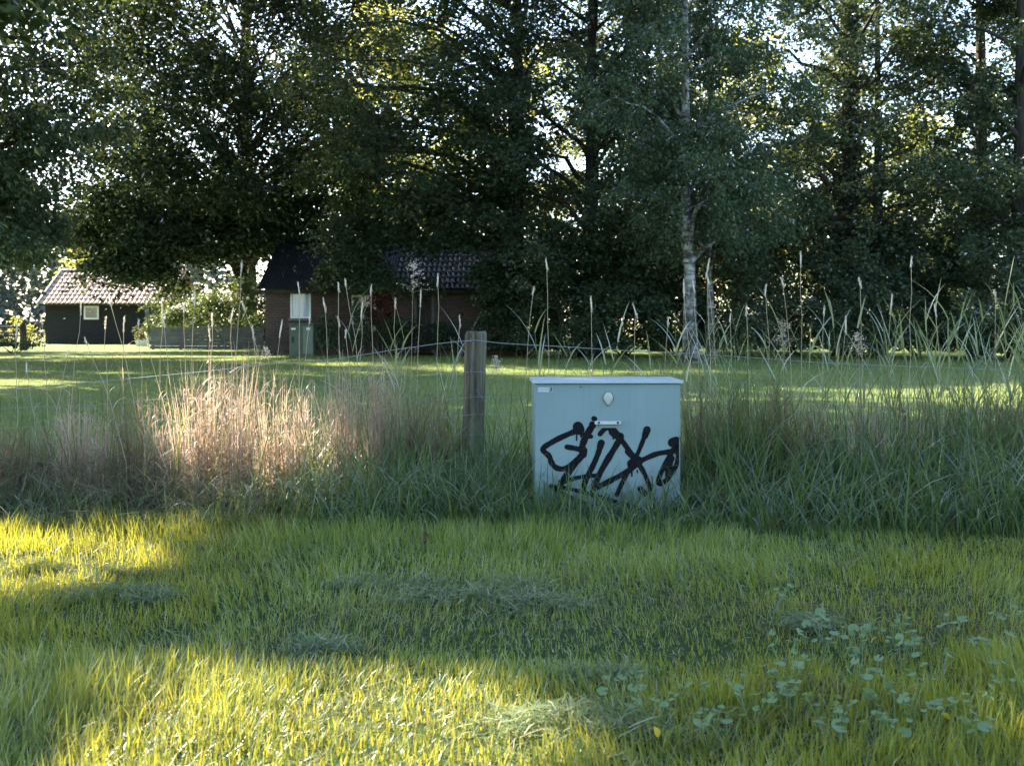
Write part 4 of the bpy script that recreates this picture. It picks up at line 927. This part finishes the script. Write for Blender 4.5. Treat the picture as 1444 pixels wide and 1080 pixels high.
for px_, Y, r_, top, n, mt, lb in CL:
    c = np.array([gx(px_,Y), Y, 0]); Ht = EYE-(top-HY)/F*Y
    root = empty('dry_grass_clump', c, lb, 'dry grass', 'dry grass clumps along the wire fence')
    n = int(n*(.55 if px_ < 470 else .85))
    q = np.stack([rng.normal(0,r_*.33,n), rng.normal(0,.06,n), np.zeros(n)],1)
    ok = ~in_cab(q[:,0]+c[0], q[:,1]+c[1], .01); q = q[ok]; n = len(q)
    L_ = Ht*rng.beta(2.4,1.8,n)*1.18
    az = np.where(rng.uniform(0,1,n) < .5, np.arctan2(q[:,1],q[:,0]), rng.uniform(0,2*PI,n))
    obj('stems', blade_mesh('stems', q, L_, rng.uniform(.0030,.0062,n), az, np.abs(rng.normal(.03,.05,n)), np.abs(rng.normal(.12,.20,n)), 5, 1.5, 3), M[mt], root)
    k = rng.integers(0,n,int(n*1.7)); s = q[k].copy(); s[:,2] = L_[k]*rng.uniform(.03,.88,len(k)); s[:,:2] += rng.normal(0,.008,(len(k),2))
    m = len(k); az2 = rng.uniform(0,2*PI,m)
    obj('curled_leaves', blade_mesh('curled_leaves', s, rng.uniform(.07,.28,m), rng.uniform(.0035,.0095,m), az2, rng.uniform(.1,.9,m), rng.uniform(1.4,3.4,m), 4, .9), M[mt], root)
# reeds: stiff stalk, long alternate leaves
def reed(px_, Y, top, label, nl=8, bend=0.0):
    Ht = EYE-(top-HY)/F*Y; c = np.array([gx(px_,Y),Y,0]); root = empty('reed', c, label, 'reed', 'reeds along the wire fence')
    t = np.linspace(0,1,9); a = rng.uniform(0,2*PI); lean = rng.normal(0,.05)+bend
    path = np.stack([lean*t**1.6, rng.normal(0,.03)*t**1.5, Ht*.86*t],1)
    m_ = MB(); m_.tube(path, .0034*(1-.75*t), 5); obj('stalk', m_.mesh('stalk', True), M['reed_green'], root)
    h = np.linspace(.30,1.0,nl)+rng.uniform(-.03,.03,nl); p = np.stack([np.interp(h,t,path[:,j]) for j in range(3)],1)
    az = np.where(np.arange(nl) % 2 == 0, 0, PI)+rng.normal(0,.7,nl)
    th0 = rng.uniform(.15,.55,nl); th1 = th0+rng.uniform(.0,.9,nl)
    obj('leaves', blade_mesh('leaves', p, rng.uniform(.18,.38,nl), rng.uniform(.008,.015,nl), az, th0, th1, 5, .5, 2.0), M['reed_green'], root)
ORD = 'first second third fourth fifth sixth seventh eighth ninth tenth eleventh twelfth thirteenth fourteenth fifteenth sixteenth seventeenth eighteenth nineteenth twentieth'.split()+['twenty-%s' % w for w in 'first second third fourth fifth sixth seventh eighth ninth'.split()]+['thirtieth']+['thirty-%s' % w for w in 'first second third fourth fifth sixth seventh eighth ninth'.split()]
def ordinals(keys):
    """for (zone, column) keys: the rank of each within its zone, counted rightward"""
    return [ORD[sum(1 for z2, c2 in keys if z2 == z1 and c2 < c1)] for z1, c1 in keys]
def zone(px_):
    if px_ < 240: return 'before the black shed'
    if px_ < 400: return 'before the rose bush'
    if px_ < 660: return 'before the brick house'
    if px_ < 965: return 'behind the cabinet'
    if px_ < 1210: return 'right of the cabinet'
    if px_ < 1345: return 'before the wide shrub at right'
    return 'at the right picture edge'
rd = [(520,420),(545,440),(585,455),(610,450),(640,470),(600,480),(770,430),(778,470),(800,480),(840,440),(860,485),(905,490),(930,470),(945,470),(960,415),(985,440),(1005,415),(1020,470),(1048,450),(1065,395),(1080,440),(1110,430),(1128,420),(1145,450),(1165,430),(1190,405),(1215,440),(1228,455),(1240,430),(1270,450),(1285,430),(1318,470),(1340,410),(1352,430),(1365,405),(1375,445),(1398,450),(1412,405),(1425,420),(1436,390),(1444,400),(1455,420),(1180,470),(1100,475),(1300,480),(1390,480),(1418,460),(1432,470),(1345,470),(1035,460),(1055,480),(1092,455),(1135,465),(1150,480),(1172,445),(1202,465),(1222,480),(1258,470),(1280,485),(1310,455),(1330,485),(1358,460),(1380,470),(1405,440),(1440,450),(975,475),(995,480),(1015,440),(1295,425),(1312,410),(1325,430),(1338,395),(1356,388),(1370,420),(1384,400),(1392,430),(1408,392),(1420,385),(1430,410),(1438,380),(1442,430),(1205,425),(1232,415)]
rd_o = ordinals([(zone(a), a+.01*b) for a, b in rd])
for (px_, top), od in zip(rd, rd_o):
    Y = rng.uniform(6.72,7.25)
    if in_cab(np.array([gx(px_,Y)]), np.array([Y]), .02)[0]: Y = 7.05
    reed(px_+rng.normal(0,.6), Y, top, 'green leafy reed '+zone(px_)+', '+od+' counting rightward', int(rng.integers(6,11)), rng.normal(0,.12))
# seed stalks: thin arching stem with a narrow bristly head
SD = [(112,436,96),(66,452,72),(148,457,155),(153,428,200),(173,459,172),(194,457,205),(221,434,222),(227,455,250),(260,436,262),(272,423,268),(294,452,296),(130,482,180),
 (341,380,330),(344,434,395),(420,407,422),(477,407,479),(487,400,520),(457,432,470),(478,455,486),(488,472,500),(435,449,420),(299,472,292),(324,447,326),(618,397,617),(523,410,530),(593,422,585),
 (771,375,775),(1129,368,1131),(1105,400,1122),(965,410,978),(981,405,990),(995,382,1003),(942,455,930),(1290,370,1281),(1216,400,1216),(835,430,836),(1160,440,1158),(1050,440,1060),(1186,460,1180),(752,412,735),(897,440,893),(1083,410,1088),(1005,395,1015),(1400,420,1405),(1030,450,1040),
 (20,470,25),(40,520,55),(95,500,70),(210,480,240),(360,470,372),(395,465,380),(510,440,505),(560,430,556),(648,455,640),(1320,440,1330),(1255,430,1250)]
SD_o = ordinals([(zone(q[0]), q[0]+.01*q[1]) for q in SD])
for (hxp, hyp, bxp), od in zip(SD, SD_o):
    Y = rng.uniform(6.65,7.3)
    if 745 < bxp < 970: Y = rng.uniform(6.85,7.2)
    a = np.array([gx(bxp,Y),Y,0]); b = W(hxp,hyp,Y); d = b-a
    root = empty('grass_stalk', a, 'slender seed stalk '+zone(hxp)+', '+od+' counting rightward by its pale head', 'grass stalk', 'tall seed stalks along the wire fence')
    t = np.linspace(0,1,9); path = np.stack([d[0]*t**1.8, rng.normal(0,.05)*t**2, d[2]*t],1)
    path[1:-1,:2] += rng.normal(0,.004,(7,2))
    m_ = MB(); m_.tube(path, .0028-.0012*t, 5); obj('stem', m_.mesh('stem', True), M['stalk'], root)
    tip = path[-1]; dr_ = path[-1]-path[-2]; dr_ /= np.linalg.norm(dr_); hl = rng.uniform(.045,.12); dr_ = dr_+np.array([rng.normal(0,.12), rng.normal(0,.12), 0]); dr_ /= np.linalg.norm(dr_)
    s = np.linspace(0,1,7); m_ = MB(); cp = tip+dr_*(hl*(s-.45))[:,None]; m_.tube(cp, .0007+rng.uniform(.0026,.0046)*np.sin(PI*np.clip(s*.9+.08,0,1))**1.2, 6)
    hd_ = obj('seed_head', m_.mesh('seed_head', True), M['seed'], root)
    nb_ = 70; u = rng.uniform(0,1,nb_); q = tip+dr_*(hl*(u-.45))[:,None]+rng.normal(0,.003,(nb_,3))
    obj('bristles', blade_mesh('bristles', q, rng.uniform(.008,.017,nb_), np.full(nb_,.0020), rng.uniform(0,2*PI,nb_), rng.uniform(.1,.4,nb_), rng.uniform(.1,.5,nb_), 2), M['seed'], hd_)
    nl = rng.integers(1,4); h = rng.uniform(.25,.75,nl); p = np.stack([np.interp(h,t,path[:,j]) for j in range(3)],1)
    obj('leaves', blade_mesh('leaves', p, rng.uniform(.12,.28,nl), rng.uniform(.003,.006,nl), rng.uniform(0,2*PI,nl), rng.uniform(.2,.6,nl), rng.uniform(1,2.4,nl), 5), M['straw'], root)
# airy panicles
for hxp, hyp, bxp, hh_, lb in [(583,372,578,.20,'tallest airy grass panicle before the house roof'),(1103,455,1108,.16,'feathery brown panicle right of the cabinet'),(1210,470,1215,.14,'feathery brown panicle among the reeds at right'),(376,492,402,.07,'short fluffy pale panicle before the rose bush'),(700,505,704,.10,'faint airy panicle just right of the wooden post')]:
    Y = 6.9 if hxp != 700 else 7.15
    a = np.array([gx(bxp,Y),Y,0]); b = W(hxp,hyp,Y)-a
    root = empty('panicle_stalk', a, lb, 'grass stalk', 'airy grass panicles')
    t = np.linspace(0,1,8); path = np.stack([b[0]*t**1.5, 0*t, (b[2])*t],1); m_ = MB(); m_.tube(path, .0026-.0016*t, 5); obj('stem', m_.mesh('stem', True), M['straw'], root)
    m_ = MB(); tips = []
    for k in range(46):
        u = rng.uniform(0,1); s0 = path[-1]-np.array([0,0,hh_*(1-u)*.95]); ww = hh_*.32*(1-u*.75)
        e = s0+np.array([rng.normal(0,ww), rng.normal(0,ww), rng.uniform(.2,.6)*hh_*.4]); m_.tube([s0,(s0+e)/2+(0,0,.006),e],[.0008,.0006,.0005],3,False)
        for _ in range(4): tips.append(e+(s0-e)*rng.uniform(0,.5)+rng.normal(0,.006,3))
    sp = obj('spray', m_.mesh('spray'), M['straw'], root); tips = np.array(tips)
    sd_ = obj('seeds', leaf_mesh('seeds', leaf_arrays(tips,.010,.5,.2,.5)), M['seed'], sp); sd_['kind'] = 'stuff'

# ------------------------------------------------------------------ heaps of clippings
HP = [(452,926,.10,.055,'dark grey heap of clippings left of centre in the mown verge'),(560,828,.16,.05,'small clippings heap in front of the wooden post'),(655,850,.20,.06,'clippings heap between post and cabinet in the verge'),
 (770,860,.14,.05,'clippings heap straight in front of the cabinet'),(240,955,.16,.035,'flat clippings heap in the shaded verge at left'),(85,960,.18,.035,'flat clippings heap nearest the left picture edge'),
 (180,845,.16,.035,'flat clippings heap below the bright sun streak'),(825,1032,.20,.06,'biggest clippings heap at the bottom of the picture'),(1148,888,.12,.05,'clippings heap among the round weed leaves'),(868,962,.09,.045,'small clippings heap above the biggest one'),(1155,985,.12,.02,'small patch of bare brown soil at bottom right'),(725,835,.12,.04,'faint clippings heap just left of the cabinet front')]
for px_, py, r_, h_, lb in HP:
    Y = EYE*F/(py-HY); c = np.array([gx(px_,Y),Y,0]); root = empty('clippings_heap', c, lb, 'clippings', 'heaps of grass clippings on the verge')
    r_ *= .8; n = int(620*r_/.12); cc_ = rng.normal(0,.55,(7,2)); q = cc_[rng.integers(0,7,n)]+rng.normal(0,.30,(n,2)); rr = np.hypot(q[:,0],q[:,1]); z = .85*h_*(vnoise(q[:,0]*r_+c[0],q[:,1]*r_+c[1],.06)*.9+.3)*np.exp(-rr*rr*.9)*rng.uniform(.2,1.2,n)+.015
    P_ = np.stack([q[:,0]*r_*1.5,q[:,1]*r_,z],1)
    obj('cut_grass', blade_mesh('cut_grass', P_, rng.uniform(.03,.10,n), rng.uniform(.0028,.0058,n), rng.uniform(0,2*PI,n), rng.uniform(.8,1.7,n), rng.uniform(1.2,2.2,n), 3), M['thatch' if px_ == 1155 else 'clippings'], root)  # the bare soil patch is drawn with dry brown blades

# ------------------------------------------------------------------ round leaved weeds in the verge
def round_leaf(r):
    n_ = 12; v = [(0,0,0)]
    for k in range(n_):
        a = .35+k*(2*PI-.7)/(n_-1); rr_ = r*(1+.07*math.cos(a*7)); v.append((rr_*math.cos(a), rr_*math.sin(a), .10*r*math.cos(2*a)+.12*r))
    mb = MB(); mb.add(v, [(0,k,k+1) for k in range(1,n_)]); return mb.mesh('leaf')
leafs = []
for r_ in (.009,.012,.0155):
    me = round_leaf(r_); me.materials.append(M['weed']); leafs.append(me)
WD = [(1210,913),(1258,894),(1285,911),(1161,891),(1104,921),(1104,968),(1134,958),(1044,975),(1215,940),(1399,921),(1423,884),(1262,1012),(1288,981),(1238,1050),(1191,1048),(1396,1012),(1433,988),(1000,1043),(1027,1045),(1094,992),(973,993),(1188,915),(1320,950),(1235,905),(877,993),(923,1017),(907,980),(1090,850),(1270,930),(1370,1050),(1120,1000),(1300,1030),(1250,985),(1340,890),(1410,960),(1060,1010),(1170,1020),(1330,1010),(1225,965),(1150,930)]
wz = lambda a, b: 'below the cabinet' if a < 960 else ('in the upper row at lower right' if b < 935 else ('in the middle row at lower right' if b < 1003 else 'in the bottom row at lower right'))
WD_o = ordinals([(wz(a,b), a+.01*b) for a, b in WD])
for (px_, py), od in zip(WD, WD_o):
    Y = EYE*F/(py-HY+18); c = np.array([gx(px_,Y),Y,0])
    zn = wz(px_,py)
    root = empty('round_leaved_weed', c, 'pale round leaved weed '+zn+', '+od+' counting rightward', 'weed', 'round leaved weeds in the verge')
    m_ = MB()
    for k in range(int(rng.integers(6,11))):
        a = rng.uniform(0,2*PI); d = rng.uniform(.012,.075); z = rng.uniform(.065,.105); e = np.array([d*math.cos(a), d*math.sin(a)*.8, z])
        m_.tube([(0,0,0), e*np.array([.6,.6,.55]), e], [.0011,.001,.0008], 4, False)
        o = bpy.data.objects.new('leaf', leafs[rng.integers(3)]); link(o, root); o.location = e
        o.rotation_euler = (rng.normal(.15,.3), rng.normal(0,.3), rng.uniform(0,2*PI)); s = rng.uniform(.75,1.25); o.scale = (s,s,s)
    m_.build('stems', M['weed'], root)
yl = MB()
for px_, py, lb, mt in [(1291,1060,'yellow leaf at the bottom right, lowest of the fallen ones','weed_yellow'),(1333,1018,'curled yellow leaf pointing up in the lower right verge','weed_yellow'),(1183,1008,'yellow leaf beside the bare brown soil','weed_yellow'),(1233,905,'small yellow leaf among the round weed leaves','weed_yellow'),(925,1040,'yellow leaf right of the biggest clippings heap','weed_yellow'),(1425,1000,'big yellow leaf at the right picture edge','weed_yellow'),(1310,1005,'narrow yellow leaf near the curled one','weed_yellow'),(597,758,'brown dead leaf at the foot of the tall grass','dead_leaf'),(55,662,'rusty brown dead leaf caught in the dry grass at left','dead_leaf')]:
    if py == 662: p = W(px_,py,6.6); r_ = .05
    else:
        Y = EYE*F/(py-HY+20); p = W(px_,py,Y); p[2] = max(.05, p[2]); r_ = .014 if mt == 'weed_yellow' else .035
    m_ = MB(); v = []
    for s in np.linspace(0,1,6):
        w = r_*.62*math.sin(PI*min(1,s*.95+.05))**.8
        for q in (-1,0,1): v.append((q*w, r_*2*(s-.5), .35*w*abs(q)+r_*.35*math.sin(s*2.4)))
    m_.add(v, [(i*3+j,i*3+j+1,i*3+j+4,i*3+j+3) for i in range(5) for j in range(2)])
    o = m_.build('fallen_leaf', M[mt], None, smooth=True); o.location = p; o.rotation_euler = (rng.uniform(.3,1.2), rng.normal(0,.4), rng.uniform(0,2*PI)); tag(o, lb, 'leaf')
print('tris', sum(len(m.loops)-2*len(m.polygons) for m in bpy.data.meshes))
